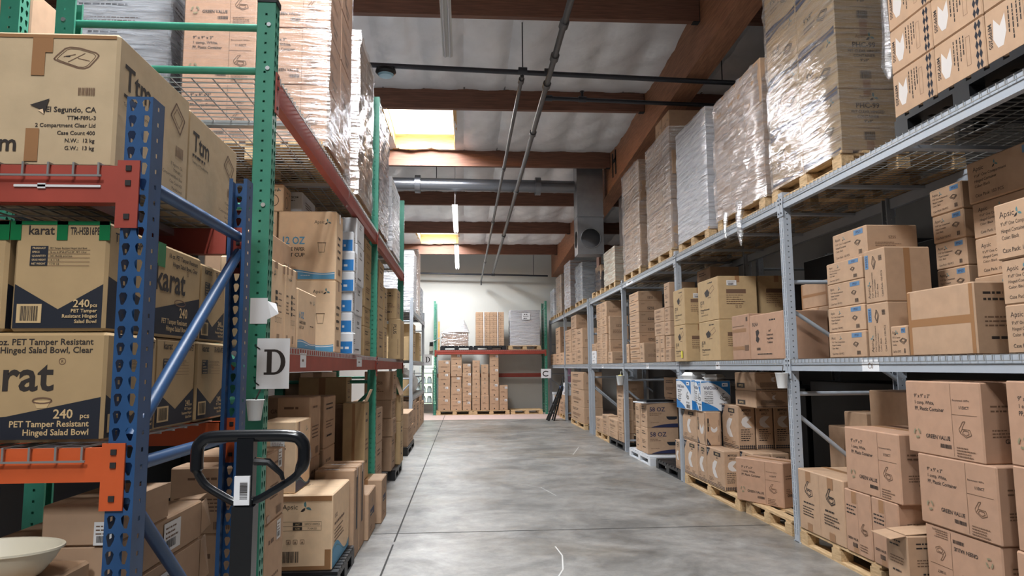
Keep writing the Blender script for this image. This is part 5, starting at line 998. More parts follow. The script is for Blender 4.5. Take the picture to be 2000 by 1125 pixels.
# left side, upper level
UL, ZL = 3.041, 3.182
for cx, cy, L, lab in [(-1.52, 5.6, 1.1, 'wood pallet under the pale container cartons on the left upper shelf'), (-1.52, 7.07, 1.15, 'wood pallet under the brown film-wrapped load beside second green upright'), (-1.52, 8.62, 1.2, 'wood pallet under the silver film-wrapped load beyond second green upright'), (-1.52, 10.3, 1.3, 'wood pallet under the tall white rounded load on the left')]:
    pallet('wood', 'L', cx, cy, UL, lab, 'pallets on the left upper shelf', L=L, near=cy < 8, Wd=1.0)
G = 'pallet loads on the left upper shelf'
r = load('lbox', 'L', -2.05, -1.0, 5.08, 6.14, ZL, 4.92, 2, 2, 4, 'pale container cartons in film above the nearest green upright', FILMT, G, loose=.014)
tail(r, [(.25, -.53, .02), (.26, -.56, -.12), (.25, -.55, -.3)], [.03, .02, .008], FILM)
r = load('text', 'L', -2.05, -1.0, 6.52, 7.62, ZL, 4.75, 2, 2, 5, 'brown carton load in shiny film left of the second green upright', FILM, G, loose=.02)
load('lbox', 'L', -2.05, -1.0, 8.03, 9.22, ZL, 4.62, 2, 2, 5, 'silver film-wrapped load just right of the second green upright', FILMW, G, loose=.02)
load('wl', 'L', -2.0, -1.0, 9.7, 10.95, ZL, 4.2, 2, 2, 7, 'tall white load with rounded top on the left upper shelf', FILMW, G, dome=.08, taper=.06)
pallet('wood', 'L', -2.7, 6.0, UL, 'wood pallet under the grey streaky load at top left', 'pallets on the left upper shelf', L=1.2, Wd=.9)
load('wl', 'L', -3.1, -2.28, 5.4, 6.6, ZL, 4.9, 2, 1, 4, 'grey streaky film-wrapped load behind the green frame at top left', FILMD, G, loose=.025)
carton('brown', 'F', -2.75, -2.3, 3.75, 4.4, UL, 3.58, 'kraft carton at the top left corner above the worn tray carton', tape=1)
# far left grey rack
for cy, z1, lab, fm, kd in [(17.2, 4.3, 'white film-wrapped load on top of the far left grey rack', FILMW, 'wl'), (18.8, 4.6, 'tall pale load at the middle of the far left grey rack', FILM, 'lbox'), (20.1, 3.75, 'grey banded load at the aisle end of the far left rack', FILMD, 'wl')]:
    load(kd, 'L', -2.1, -1.2, cy-.55, cy+.5, 2.868, z1, 2, 1, 5, lab, fm, 'pallet loads on the far left rack')
for i, (cy, z0, z1, lab) in enumerate([(16.7, 1.708, 2.25, 'tan carton at the near end of the far left grey rack'), (17.6, 1.708, 2.6, 'dim tan carton right of the near one on far left rack'), (16.8, .908, 1.3, 'tan carton low on the far left grey rack'), (19.9, 1.708, 2.5, 'dark brown carton above the distant letter D sign')]):
    carton('tan', 'L', -1.9, -1.22, cy-.4, cy+.4, z0, z1, lab)
for i, (cy, z, s, lab) in enumerate([(17.7, .905, .32, 'clear plastic bag of white cups on the far left rack, nearest'), (18.6, .905, .38, 'clear plastic bag of white cups in the middle of far left rack'), (19.6, .905, .34, 'clear plastic bag of white cups by the far left rack end'), (18.9, 1.705, .3, 'white plastic bundle above the bags on the far left rack')]):
    mb = MB(); rs = random.Random(i); mb.lathe([(0, 0), (s*.8, .0), (s, s*.3), (s*.95, s*.9), (s*.6, s*1.4), (s*.12, s*1.7), (s*.18, s*1.85), (0, s*1.8)], mat('white_bag', srgb(226, 226, 224), .3, bump=.4, bscale=9), 14, (0, 0, 0))
    for j, v in enumerate(mb.v): mb.v[j] = (v[0]*(1+.12*math.sin(j*1.7)), v[1]*(1+.12*math.cos(j*2.3)), v[2])
    o = mb.build('plastic_bag', smooth=True); o.location = (-1.6, cy, z); tag(o, lab, 'bag', 'plastic bags on the far left rack')
for i, (cy, z1) in enumerate([(16.9, .78), (18.0, .7), (19.2, .8), (20.2, .62)]): carton('text', 'L', -1.75, -1.15, cy-.45, cy+.45, .0, z1, ('nearest', 'second', 'third', 'farthest')[i]+' tan carton on the floor under the far left grey rack', 'cartons under the far left rack')
# end rack: three loads and pallets
for x, k, lab in [(-.25, 'black', 'black plastic pallet under the low film-draped load on the end rack'), (.845, 'black', 'black plastic pallet under the strapped brown load on the end rack'), (2.0, 'wood', 'wood pallet under the white square load on the end rack')]:
    pallet(k, 'F', x, 23.86, 2.102, lab, 'pallets on the end rack', L=1.08, Wd=.9)
r = load('lbox', 'F', -.75, .13, 23.45, 24.25, 2.242, 2.72, 2, 1, 3, 'low load draped in peaked clear film on the end rack', FILM, 'loads on the end rack', dome=.0)
mb = MB(); k = mb.mi(FILMW); pk = (.28, -.05, .92); base = [(-.46, -.43, .42), (-.1, -.44, .46), (.3, -.44, .47), (.47, -.42, .45), (.5, .4, .45), (0, .42, .46), (-.46, .42, .42)]
mid = [((b[0]+pk[0]*1.3)/2.3+.02*(-1)**i, (b[1]+pk[1])/2.1, .5+.42*.42+.03*(-1)**i) for i, b in enumerate(base)]; mb.v += base+mid+[pk]; n = 7
for i in range(n): j = (i+1) % n; mb.f += [(i, j, n+j, n+i), (n+i, n+j, 14)]; mb.m += [k, k]
mb.build('film_peak', r, True)
load('stick', 'F', .38, 1.32, 23.45, 24.25, 2.242, 3.36, 4, 1, 8, 'brown carton load with two white straps on the end rack', None, 'loads on the end rack', straps=(-.2, .26))
r = load('wl', 'F', 1.53, 2.5, 23.45, 24.25, 2.242, 3.42, 6, 1, 9, 'white square load with a paper notice on the end rack', FILMW, 'loads on the end rack')
mb = MB(); c = Cv(mb, (-.1, -.43, .86), (1, 0, 0), (0, 0, 1), (0, -1, 0), .27, .22); c.rect(0, 0, .27, .22, PAPER)
c.text('BLACK', .135, .09, .042, INK, 'c', True); c.rag(.06, .16, .035, 1, .15, INK); c.rag(.05, .03, .035, 1, .17, INK)
mb.build('paper_notice', r)
mb = MB(); mb.box((-.865, 23.5, 2.102), (-.805, 23.55, 3.05), PINE)
o = mb.build('wood_plank'); tag(o, 'thin pale wood plank standing at the left of the end rack', 'plank')
mb = MB(); mb.tube([(-1.05, 23.3, 2.38), (-.9, 23.34, 2.44), (-.8, 23.44, 2.52), (-.7, 23.44, 2.55)], .014, BLK, 6); o = mb.build('cord', smooth=True); tag(o, 'thin cord tied between wall box and low draped load', 'cord')
mb = MB(); mb.box((-1.2, 24.78, 2.3), (-1.08, 24.85, 2.42), BLK); mb.box((-1.2, 24.74, 2.12), (-1.08, 24.85, 2.27), mat('wall_box_paint', srgb(180, 176, 160), .5)); o = mb.build('wall_switch_box'); tag(o, 'small dark switch box on the cream back wall left of end rack', 'switch box')
for i, (x, k, lab) in enumerate([(-.31, 'wood', 'wood pallet under the left stacks of the end rack'), (.885, 'wood', 'wood pallet under the right stacks of the end rack')]): pallet(k, 'F', x, 23.88, 0, lab, 'pallets on the floor under the end rack', L=1.19, Wd=1.0)
pallet('wood', 'F', 2.05, 23.88, 0, 'empty wood pallet at the right foot of the end rack', L=1.05, Wd=.95)
# wire shelving by the window
r = empty('wire_shelf', (-1.38, 24.45, 0)); tag(r, 'white wire shelf unit with clear jars by the bright window', 'shelf')
for a in (-.32, .32):
    for b in (-.17, .17): mb = MB(); mb.tube([(a, b, 0), (a, b, 1.45)], .014, ZINC, 8); mb.build('post', r)
for z in (.35, .68, 1.0, 1.34): mb = MB(); mb.box((-.34, -.19, z), (.34, .19, z+.025), ZINC); mb.build('shelf_board', r)
JAR = mat('clear_jar', srgb(206, 222, 222), .15); n = 0
for zi, z in enumerate((.376, .706, 1.026)):
    for j, x in enumerate((-.2, .0, .2)):
        mb = MB(); mb.lathe([(0, 0), (.075, 0), (.08, .12), (.055, .18), (.058, .21), (0, .215)], JAR, 12, (-1.38+x, 24.4, z)); o = mb.build('jar', smooth=True); tag(o, f'clear jar on the {("lowest", "middle", "upper")[zi]} wire shelf, {("left", "centre", "right")[j]} of three by the window', 'jar', 'jars on the wire shelf')
# ------------------------------------------------------------------ loose cartons: (kind, facing, x, x, y, y, heights, what, where)
for row in TABLE: stack(row)
# floor pallets
FP = 'pallets on the floor along the right rack'
for kd, side, x, y, L, yaw, near, lab in [('wood', 'R', 3.46, 5.6, 1.22, 0, True, 'wood pallet on the floor under the double clamshell carton, nearest upright'), ('wood', 'R', 3.46, 4.22, 1.25, 0, True, 'wood pallet on the floor under the raised stack of container cartons'), ('wood', 'R', 3.46, 3.1, .95, 0, True, 'wood pallet at the bottom right corner of the picture'), ('wood', 'R', 3.5, 6.98, 1.06, .0, True, 'worn wood pallet under the tilted carton, left of the nearest upright'), ('wood', 'R', 3.46, 8.52, 1.9, 0, True, 'wood pallet under the white C printed cartons'), ('black', 'R', 3.46, 10.27, 1.25, 0, True, 'black plastic pallet left of the white C printed cartons'), ('white', 'R', 3.4, 11.75, 1.4, 0, True, 'white plastic pallet under the two large soup bowl cartons'), ('black', 'R', 3.46, 13.72, 1.35, 0, False, 'black pallet on the floor right of the pale wood pallet'), ('wood', 'R', 3.46, 15.2, 1.45, 0, False, 'pale wood pallet at the foot of the fifth grey upright'), ('wood', 'R', 3.46, 18.5, 2.2, 0, False, 'wood pallet under the tall brown stack of the far right rack'), ('wood', 'R', 3.46, 21.35, 1.3, 0, False, 'wood pallet under the tan carton beside the dark folded ladder')]:
    pallet(kd, side, x, y, 0, lab, FP, yaw, L, near, 1.06 if kd != 'white' else 1.04)
FL_ = 'pallets on the floor along the left rack'
for kd, x, y, L, W_, lab in [('wood', -1.5, 4.0, .9, 1.0, 'wood pallet under the text-printed cartons below the nearest letter D sign'), ('black', -1.43, 5.56, .78, 1.1, 'black pallet under the big light carton with blue wave side'), ('black', -1.67, 6.88, 1.74, .86, 'black pallet deep under the left rack behind the banded cartons'), ('black', -1.72, 9.0, 2.1, .96, 'black pallet deep under the left rack beyond second green upright'), ('black', -1.5, 10.6, 1.04, 1.1, 'black pallet under the tan flap carton of the left rack'), ('black', -1.5, 13.6, 1.6, 1.02, 'black pallet at the far end of the left row of cartons')]:
    pallet(kd, 'L', x, y, 0, lab, FL_, 0, L, kd == 'wood', W_)
# ------------------------------------------------------------------ the tilted container carton on its worn pallet
o = carton('gv', 'F', -.31, .31, -.16, .16, .14, .58, 'reddish container carton turned askew at the front of its worn pallet', yaw=0)
ang = math.atan2(-.9, .43); o.location = (2.87+.43*.31+.9*.16*1.0, 7.51-.9*.31+.43*.16, .14); o.rotation_euler = (0, 0, ang)
# open flaps on the small open carton
for o in list(COL.objects):
    if o.get('label', '').startswith('small open carton'): oc = o
mb = MB(); h = oc.dimensions.z
def flap(mb, a, b, c, d, m, t=.004):
    a, b, c, d = map(Vector, (a, b, c, d)); n = (b-a).cross(d-a).normalized()*t; q = [a, b, c, d, a+n, b+n, c+n, d+n]; k = len(mb.v); mb.v += [tuple(p) for p in q]; j = mb.mi(m)
    for f in ((3, 2, 1, 0), (4, 5, 6, 7), (0, 1, 5, 4), (1, 2, 6, 5), (2, 3, 7, 6), (3, 0, 4, 7)): mb.f.append(tuple(k+i for i in f)); mb.m.append(j)
flap(mb, (-.11, -.185, .312), (.11, -.185, .312), (.11, -.29, .296), (-.11, -.29, .3), KRAFT); mb.build('lid_flap', oc)
mb = MB(); flap(mb, (-.11, -.18, .312), (.1, -.18, .312), (.1, .18, .33), (-.11, .18, .335), KRAFT); mb.build('lid_flap', oc)
# tall carton with a raised flap by the second green upright
o = carton('tan', 'L', -1.225, -.99, 7.3, 7.6, .432, 1.2, 'tall yellowish carton with a raised lid flap before the second green upright')
mb = MB(); flap(mb, (.13, -.1, .77), (-.13, -.1, .77), (-.13, -.16, .9), (.13, -.15, .89), KLITE); mb.build('lid_flap', o)
o = carton('gvdark', 'L', -1.74, -1.24, 7.62, 7.97, 1.456, 1.5, '') if False else None
for o in list(COL.objects):
    if o.get('label', '').startswith('tan carton, upper one in the pair hiding'):
        mb = MB(); k = o.dimensions.z; flap(mb, (-.4, -.19, k), (.3, -.19, k), (.3, -.1, k+.26), (-.4, -.1, k+.26), KRAFT); mb.build('lid_flap', o)
# stickers
def find(p): return next(o for o in COL.objects if o.get('label', '').startswith(p))
for p, f, u, v, sw, sh in [('text-printed carton, upper one in the right', 'f', .6, .72, .08, .1), ('text-printed carton, lower one in the right', 'f', .62, .8, .08, .1), ('text-printed carton, upper one in the left', 'f', .3, .4, .07, .1), ('text-printed carton, lower one in the left', 'f', .4, .78, .08, .1), ('tan take-out carton, upper one in the right', 'r', .22, .78, .12, .06), ('tan take-out carton, upper one in the left', 'r', .3, .72, .12, .06), ('light carton with a dark bowl', 'f', .3, .6, .1, .08), ('dim carton, upper one in the stack behind', 'f', .5, .3, .05, .12)]:
    o = find(p); w_, d_, h_ = o.data.vertices and (max(v.co.x for v in o.data.vertices)*2, max(v.co.y for v in o.data.vertices)*2, max(v.co.z for v in o.data.vertices)); sticker(o, f, u, v, sw, sh, w_-.002, d_-.002, h_)
rs = random.Random(3)
for o in list(COL.objects):
    l = o.get('label', '')
    if 'kraft carton with white sticker' in l:
        w_, d_, h_ = (max(v.co.x for v in o.data.vertices)*2, max(v.co.y for v in o.data.vertices)*2, max(v.co.z for v in o.data.vertices)); sticker(o, 'f', rs.uniform(.55, .68), .72, .085, .075, w_, d_, h_)
o = find('tan take-out carton, lower one in the left'); mb = MB(); c = Cv(mb, (.06, -.2, .05), (1, 0, 0), (0, 0, 1), (0, -1, 0), .08, .1); c.k = .004; c.rect(0, 0, .06, .09, mat('yellow_note', srgb(232, 220, 70), .7)); mb.build('sticky_note', o)
# ------------------------------------------------------------------ goods on the blue rack
carton('ttm', 'F', -1.62, -.955, 1.955, 2.475, 2.1, 2.485, 'large worn kraft carton with tray drawing in the left foreground', tape=0)
carton('ttms', 'F', -1.6, -.965, 2.49, 3.03, 2.1, 2.47, 'second worn kraft carton behind the large one on the blue rack', tape=0)
K = 'salad bowl carton'
carton('karat', 'F', -1.208, -.955, 1.955, 2.64, 1.653, 1.95, 'tan and navy bowl carton in the upper row, with printed product table', tape=1)
carton('karatf', 'F', -1.47, -1.214, 1.955, 2.64, 1.653, 1.955, 'tan and navy bowl carton cut off by the left picture edge', tape=1)
carton('karatf', 'F', -1.3, -.962, 2.65, 2.93, 1.653, 1.94, 'tan and navy bowl carton in the upper row by the rear blue post', tape=2)
carton('karatl', 'F', -1.5, -.945, 1.955, 2.275, 1.362, 1.65, 'tan and navy bowl carton below, with large cut-off lettering', tape=0)
carton('karatf', 'F', -1.5, -.955, 2.285, 2.62, 1.362, 1.65, 'tan and navy bowl carton, middle of the lower row behind the diagonal brace', tape=2)
carton('karatf', 'F', -1.5, -.955, 2.63, 2.93, 1.362, 1.65, 'tan and navy bowl carton, last of the lower row at the rear post', tape=2)
# green tape tabs on the upper bowl cartons
for p, xs in (('tan and navy bowl carton in the upper row, with', (-.12, .0, .11)), ('tan and navy bowl carton cut off', (.11,))):
    o = find(p)
    for x in xs: mb = MB(); mb.box((x-.014, -.3395, .245), (x+.014, -.338, .297), GTAPE); mb.build('tape_tab', o)
    mb = MB(); mb.box((-.122, -.3395, .287), (.122, -.338, .297), GTAPE); mb.build('tape_tab', o)
# kraft cases below, standing on the floor
CS = [('plain kraft case with torn seal, topmost under the orange beam', -1.115, -.925, 1.995, 2.37, 1.088, 1.195), ('plain kraft case with white label and torn paper end, second row', -1.3, -.925, 2.0, 2.66, .962, 1.0875), ('plain kraft case with white label, third row by the rear blue post', -1.3, -.925, 2.0, 2.66, .79, .96), ('plain kraft case under the bowl, with large label at its side', -1.45, -.965, 1.66, 1.985, .72, 1.06)]
base = [(-1.45, -.965, 1.66, 1.985, 0, .72), (-1.3, -.925, 2.0, 2.66, 0, .79)]
for i, (a, b, c, d, e, f) in enumerate(base): carton('sealed', 'F', a, b, c, d, e, f, ('front', 'right')[i]+' tall kraft case at floor level inside the blue rack', tape=0)
for i, (l, a, b, c, d, e, f) in enumerate(CS):
    o = carton('sealed', 'F', a, b, c, d, e, f, l, tape=0); X, Y, Z = b-a-.01, d-c-.01, f-e
    if i: sticker(o, 'r', (0, .5, .48, .45)[i], (0, .15, .25, .55)[i], .13, .09, X, Y, Z)
    else:
        sticker(o, 'f', .75, .02, .05, .06, X, Y, Z); mb = MB(); x = X/2+.0008; mb.box((x-.001, -Y/2, Z*.55), (x+.0025, Y/2, Z), KRAFT); mb.build('lid_flap', o)
    if i in (1, 2):
        mb = MB(); flap(mb, (X/2, Y/2, .01), (X/2, Y/2, Z-.01), (X/2-.01, Y/2+.075, Z*.95), (X/2+.012, Y/2+.06, .03), KRAFT); flap(mb, (X/2-.1, Y/2, Z), (X/2-.01, Y/2, Z), (X/2-.005, Y/2+.06, Z+.01), (X/2-.09, Y/2+.07, Z-.02), KRAFT); mb.build('torn_flap', o)
BOWLM = mat('fibre_bowl', srgb(206, 198, 178), .5)
mb = MB(); prof = [(0, .006), (.07, .004), (.085, 0), (.1, .01), (.125, .04), (.14, .066), (.147, .068), (.147, .073), (.138, .072), (.12, .044), (.095, .016), (0, .012)]; mb.lathe(prof, BOWLM, 40, (0, 0, 0))
for j, v in enumerate(mb.v): mb.v[j] = (v[0]*1.0, v[1]*.72, v[2])
o = mb.build('bowl', smooth=True); o.location = (-1.105, 1.815, 1.0605); tag(o, 'beige oval fibre bowl on a kraft case at the lower left corner', 'bowl')
# ------------------------------------------------------------------ pallet jack at the left
r = empty('pallet_jack', (-.47, 1.6, 0)); tag(r, 'black pallet jack with looped handle standing at the blue rack', 'pallet jack')
JK = mat('jack_black_enamel', srgb(18, 20, 24), .22); loop = []
ctr = [(-.085, 1.405), (.105, 1.405), (.122, 1.385), (.122, 1.345), (.105, 1.315), (.02, 1.265), (-.02, 1.262), (-.085, 1.3), (-.105, 1.33), (-.105, 1.385)]
def rounded(pts, n=5):
    out = []
    for i, p in enumerate(pts):
        a, b = Vector(pts[i-1]+(0,)), Vector(pts[(i+1) % len(pts)]+(0,)); p = Vector(p+(0,)); u = p+(a-p)*.3; w_ = p+(b-p)*.3
        for k in range(n+1): t = k/n; q = u*(1-t)**2+p*2*t*(1-t)+w_*t*t; out.append((q.x, q.y))
    return out
pts = rounded(ctr)
mb = MB(); mb.tube([(x, 0, z) for x, z in pts], [.0135 if z > 1.33 else .0085 for x, z in pts], JK, 10, True); mb.build('handle_loop', r, True)
mb = MB(); mb.bar((.0, .0, 1.4), (.0, .0, 1.25), .035, .03, JK, (0, 1, 0)); mb.bar((0, .0, 1.26), (-.035, .11, .34), .045, .04, JK, (0, 1, 0)); mb.build('tiller', r)
mb = MB(); mb.tube([(.02, -.01, 1.352), (.05, -.012, 1.35), (.078, -.014, 1.325), (.082, -.014, 1.312)], [.009, .008, .006, .004], JK, 8); mb.build('release_lever', r, True)
mb = MB(); c = Cv(mb, (-.018, -.022, 1.262), (1, 0, 0), (0, 0, 1), (0, -1, 0), .034, .05); c.k = .0; c.rect(0, 0, .032, .06, PAPER); q = c.turned(1); q.code(.012, .006, .036, .016); mb.box((-.018, -.0215, 1.262), (.014, -.015, 1.322), PAPER); mb.build('barcode_label', r)
mb = MB(); mb.box((-.13, .06, .2), (.13, .2, .34), JK); mb.tube([(0, .1, .34), (0, .1, .46)], .045, JK, 14); mb.build('pump', r)
for s in (-1, 1): mb = MB(); mb.box((s*.2-.08, .2, .06), (s*.2+.08, 1.3, .1), JK); mb.build('fork', r); mb = MB(); mb.tube([(s*.2-.04, 1.2, .037), (s*.2+.04, 1.2, .037)], .037, BPLA, 14); mb.build('wheel', r, True)
mb = MB(); mb.box((-.28, .18, .06), (.28, .24, .22), JK); mb.build('fork_bracket', r)
mb = MB(); mb.tube([(-.09, .09, .09), (.09, .09, .09)], .09, BPLA, 18); mb.box((-.04, .05, .09), (.04, .13, .22), JK); mb.build('steer_wheel', r, False)
# ------------------------------------------------------------------ signs and tags
def serif_D(c, x, y, h):
    w = h*.82
    c.rect(x, y, x+w*.5, y+h*.09, INK); c.rect(x, y+h*.91, x+w*.5, y+h, INK); c.rect(x+w*.13, y, x+w*.36, y+h, INK)
    o_ = []; i_ = []
    for k in range(13): t = -math.pi/2+math.pi*k/12; o_.append((x+w*.48+w*.52*math.cos(t), y+h/2+h/2*math.sin(t))); i_.append((x+w*.48+w*.3*math.cos(t), y+h/2+h*.41*math.sin(t)))
    for k in range(12): c.poly([o_[k], o_[k+1], i_[k+1], i_[k]], INK)
    c.rect(x+w*.36, y, x+w*.49, y+h*.09, INK); c.rect(x+w*.36, y+h*.91, x+w*.49, y+h, INK)
def sign(letter, x, y, z, W, H, label, yaw=0):
    """sheet of paper facing the camera, left edge at x"""
    mb = MB(); mb.box((0, 0, 0), (W, .0015, H), PAPER); c = Cv(mb, (0, 0, 0), (1, 0, 0), (0, 0, 1), (0, -1, 0), W, H)
    if letter == 'D': serif_D(c, W*.22, H*.28, H*.5)
    else:
        o_ = [(W*.5+W*.3*math.cos(t), H*.48+H*.26*math.sin(t)) for t in [math.radians(42+276*k/16) for k in range(17)]]; c.line(o_, W*.11, INK)
    o = mb.build('aisle_sign'); o.location = (x, y, z); o.rotation_euler = (0, 0, yaw); tag(o, label, 'sign'); return o
o = sign('D', -.985, 3.46, 1.4535, .15, .24, 'white paper sign with large letter D on the nearest green upright', .12)
for zz in (.2, .03): mb = MB(); mb.tube([(-.012, .03, zz+.012), (-.002, -.004, zz), (.014, -.003, zz-.012)], .003, BLK, 6); mb.build('cable_tie', o)
sign('D', -1.17, 20.68, 1.6, .24, .32, 'small distant white sign with letter D at the far left rack')
sign('C', 2.52, 23.335, 1.17, .33, .3, 'white sign with letter C on the right green post of the end rack')
def beam_tag(side, y, z, w_, h_, t, label, yaw=0):
    mb = MB(); mb.box((-w_/2, -.0016, 0), (w_/2, 0, h_), PAPER); c = Cv(mb, (-w_/2, -.0016, 0), (1, 0, 0), (0, 0, 1), (0, -1, 0), w_, h_)
    if t: c.text(t, w_*.5, h_*.25, h_*.5, INK2, 'c')
    else: c.rag(w_*.25, h_*.4, h_*.22, 1, w_*.5, INK2)
    o = mb.build('shelf_tag'); o.location = ((XR+.003 if side == 'R' else XL-.003), y, z); o.rotation_euler = (0, 0, ROT[side]); tag(o, label, 'tag', 'paper shelf tags'); return o
beam_tag('R', 4.95, 1.497, .215, .085, 'C6', 'white paper tag with handwritten C6 on the right middle beam')
beam_tag('R', 8.05, 1.505, .14, .08, '', 'white paper tag on the beam below the take-out cartons')
beam_tag('R', 11.2, 1.505, .16, .08, '', 'white paper tag on the beam above the soup bowl cartons')
beam_tag('R', 14.9, 1.505, .18, .07, '', 'white paper tag on the fourth right middle beam, near the fifth upright')
beam_tag('R', 12.3, 2.985, .5, .07, '', 'long white tag on the upper right beam under the brown loads')
beam_tag('L', 4.32, 1.555, .15, .085, '', 'small white tag on the dark red beam right of the D sign')
beam_tag('L', 6.6, 1.56, .3, .085, '', 'small white tag on the dark red beam near second green upright')
# curled paper on the green upright
mb = MB(); mb.box((-.04, -.002, 0), (.042, 0, .125), PAPER); mb.face([(.042, -.001, .02), (.042, -.001, .11), (.075, .03, .1), (.09, .02, .05), (.06, .0, .03)], PAPER); o = mb.build('paper_note'); o.location = (-.992, 3.489, 1.765); tag(o, 'torn white paper note on the green upright above the D sign', 'paper')
# paper cups wired to uprights
CUPM = mat('paper_cup', srgb(222, 222, 220), .6)
def cup(x, y, z, s, label, flower=False):
    mb = MB(); mb.lathe([(0, 0), (.03*s, 0), (.042*s, .095*s), (.046*s, .1*s), (.043*s, .102*s), (.039*s, .092*s), (.028*s, .008*s), (0, .008*s)], CUPM, 18); o = mb.build('paper_cup', smooth=True); o.location = (x, y, z); tag(o, label, 'cup', 'paper cups on the uprights')
    mb = MB(); mb.tube([(.0, .0, .09*s), (.01, .0, .12*s), (.02, .01, .15*s)], .004, INK if not flower else CUPM, 6); mb.build('wire_tie', o)
    if flower: mb = MB(); mb.lathe([(0, .1), (.05, .13), (.04, .18), (0, .19)], mat('yellow_paper', srgb(232, 214, 90), .6), 10); mb.build('paper_flower', o, True)
    return o
cup(-.975, 3.42, 1.31, .95, 'white paper cup tied to the nearest green upright below the D sign')
cup(2.86, 6.26, 1.34, 1.35, 'white paper cup tied to the nearest grey upright')
cup(2.85, 12.9, 1.2, 1.7, 'white paper cup with yellow flower tied to the fourth grey upright', True)
# ------------------------------------------------------------------ odds and ends
def takeout(x, y, z, s, label, rz):
    mb = MB(); M_ = mat('white_foam', srgb(232, 230, 226), .5); k = .11*s
    mb.v += [(-k*.8, -k*.8, 0), (k*.8, -k*.8, 0), (k*.8, k*.8, 0), (-k*.8, k*.8, 0), (-k, -k, .04*s), (k, -k, .04*s), (k, k, .04*s), (-k, k, .04*s), (-k*.75, -k*.75, .08*s), (k*.75, -k*.75, .08*s), (k*.75, k*.75, .08*s), (-k*.75, k*.75, .08*s)]
    for q in ((3, 2, 1, 0), (0, 1, 5, 4), (1, 2, 6, 5), (2, 3, 7, 6), (3, 0, 4, 7), (4, 5, 9, 8), (5, 6, 10, 9), (6, 7, 11, 10), (7, 4, 8, 11), (8, 9, 10, 11)): mb.f.append(q); mb.m.append(mb.mi(M_))
    mb.box((-k*1.06, -k*1.06, .036*s), (k*1.06, k*1.06, .044*s), M_); o = mb.build('takeout_container'); o.location = (x, y, z); o.rotation_euler = (0, 0, rz); tag(o, label, 'food container', 'foam containers on the white and blue cartons')
takeout(3.02, 9.2, 1.372, 1.1, 'white foam takeout container on the left white and blue carton', .3)
takeout(3.12, 8.745, 1.362, .9, 'white foam takeout container on the right white and blue carton', .7)
mb = MB(); mb.box((-.32, -.2, 0), (.32, .2, .02), WHITEB); mb.box((-.28, -.22, .02), (.2, .14, .05), BPLA); o = mb.build('lid_tray'); o.location = (3.14, 11.56, .95); o.rotation_euler = (0, 0, .2); tag(o, 'black and white tray lids on top of the upper soup bowl carton', 'tray')
# folded step ladder leaning at the far right rack
r = empty('step_ladder', (2.62, 20.6, 0), ROT['R']); tag(r, 'dark folded step ladder leaning on the far right rack', 'ladder')
for x in (-.2, .2): mb = MB(); mb.bar((x, -.22, 0), (x*.8, .2, .98), .035, .06, DARK); mb.build('rail', r); mb = MB(); mb.bar((x, -.06, 0), (x*.8, .2, .9), .03, .04, BLK); mb.build('rear_leg', r)
for t in (.22, .45, .68): mb = MB(); mb.box((-.2, -.24+.42*t, .98*t-.015), (.2, -.12+.42*t, .98*t+.015), DARK); mb.build('tread', r)
mb = MB(); mb.tube([(-.15, .2, .97), (-.13, .24, 1.2), (-.06, .25, 1.26), (.06, .25, 1.26), (.13, .24, 1.2), (.15, .2, .97)], .016, BLK, 8); mb.build('handrail', r, True)
mb = MB(); mb.box((-.17, .16, .9), (.17, .23, .98), mat('blue_plastic', srgb(52, 84, 128), .4)); mb.build('top_cap', r)
mb = MB(); mb.lathe([(0, 0), (.13, 0), (.14, .62), (.155, .63), (.155, .7), (.13, .7), (.12, .05), (0, .05)], WPLA, 20); o = mb.build('bin', smooth=True); o.location = (3.08, 23.75, .0); tag(o, 'slim white bin on the floor below the letter C sign', 'bin')
o = carton('white', 'R', 2.94, 3.3, 20.68, 21.4, .702, 1.06, 'blue and white printed carton on a red tray at the far right'); mb = MB(); c = Cv(mb, (-.4, -.18, .03), (1, 0, 0), (0, 0, 1), (0, -1, 0), .4, .2); c.k = .004; c.rect(.02, .1, .34, .25, BLUEP); mb.build('label_panel', o)
carton('brown', 'R', 2.94, 3.35, 20.67, 21.5, .542, .70, 'low red-edged tray carton under the blue and white printed one', name='tray_carton')
carton('brown', 'R', 2.95, 3.3, 22.6, 23.3, 0, .62, 'brown carton beside the slim white bin at far right')
for i, (y0, cl) in enumerate(((22.6, srgb(196, 150, 170)), (21.9, srgb(190, 200, 206)))):
    mb = MB(); m_ = mat(('pink_print', 'pale_print')[i], cl, .5, col2=srgb(*((120, 96, 150), (150, 170, 140))[i]), scale=14); mb.box((3.35, y0-.32, 1.02), (3.36, y0+.32, 1.48), m_); o = mb.build('poster'); tag(o, ('pinkish', 'pale green')[i]+' printed poster hanging under the far right middle shelf', 'poster'); mb = MB(); mb.box((3.345, y0-.33, 1.47), (3.365, y0+.33, 1.495), ZINC); mb.build('hanger_bar', o)
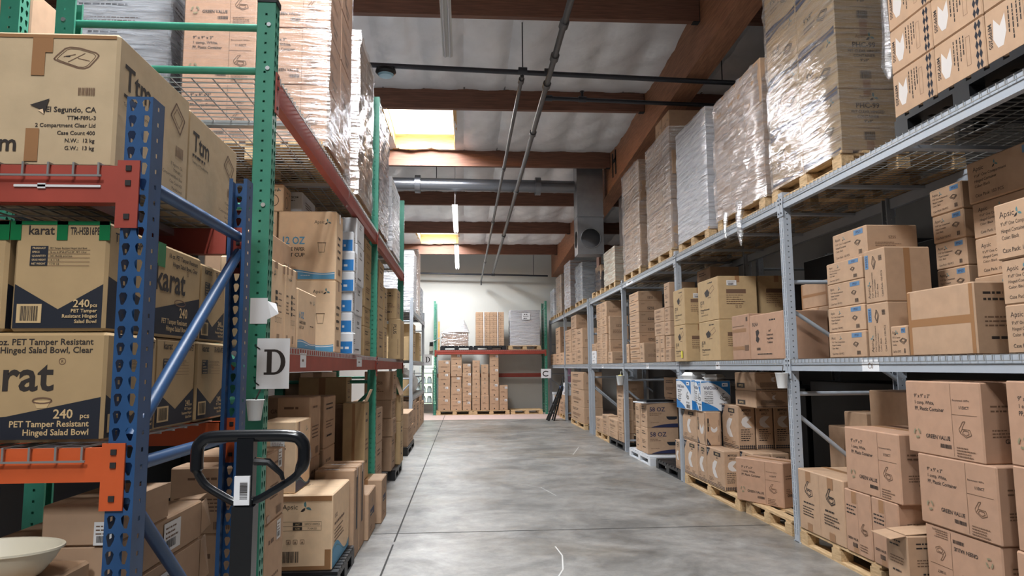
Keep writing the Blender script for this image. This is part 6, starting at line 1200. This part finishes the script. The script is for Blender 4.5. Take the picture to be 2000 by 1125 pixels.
# second row behind the left rack: added blocks coloured black in place of shade
for i, (y0, z0, z1) in enumerate([(4.0, 1.668, 2.7), (5.3, 1.668, 2.75), (3.85, 0, 1.25), (5.1, 0, 1.3), (6.3, 0, 1.2)]): carton('shade_block', 'L', -3.1, -2.35, y0, y0+1.1, z0, z1, f'added black shade block behind the left rack, {("near shelf", "far shelf", "near floor", "middle floor", "far floor")[i]} one', 'added shade blocks behind the left rack', name='shade_block')
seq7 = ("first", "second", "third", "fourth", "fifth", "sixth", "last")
for lv, z0, hs in (('floor', 0, (1.3, 1.2, 1.35, 1.25, 1.3, 1.2, 1.3)), ('middle shelf', 1.6, (1.2, 1.1, 1.25, 1.0, 1.2, 1.15, 1.2))):  # unseen added blocks, black to stand for shadow behind the right rack
    for i, h in enumerate(hs): y = 3.2+1.87*i; carton('shade_block', 'R', 4.32, 5.2, y, y+1.75, z0, z0+h, f'added black shade block behind the right rack at {lv} level, {seq7[i]} from the right', 'added shade blocks behind the right rack', name='shade_block')
rack('pallet_rack', 'dark grey rack standing back to back behind the long right rack', (4.15, 0, 0), ROT['R'], SG, [(-y, 3.13, dict(h=[.2, 2.9], d=[(1.1, .3)])) for y in (3.0, 9.7, 16.4)], [(-b, -a, [(1.598, .1, GREY, False)]) for a, b in ((3.0, 9.7), (9.7, 16.4))], 1.1)
# scuffed strip on the red beam and bolts on the nearest green frame
for o in list(COL.objects):
    if o.get('label', '').startswith('blue upright pallet rack'):
        mb = MB(); mb.box((1.32, -.0005, 2.03), (1.54, .0035, 2.036), STICK); mb.box((1.38, -.0005, 2.026), (1.4, .0035, 2.04), STICK); mb.build('tape_remnant', o)
    if o.get('label', '').startswith('green upright pallet rack'):
        for z in (3.28, 3.05, 2.35):
            for y in (.03, 1.03): mb = MB(); mb.tube([(3.491, y, z), (3.482, y, z)], .011, ZINC, 8); mb.build('bolt', o)
        mb = MB(); mb.box((3.485, -.005, 3.4), (3.575, .09, 3.43), BLK); mb.build('post_cap', o)
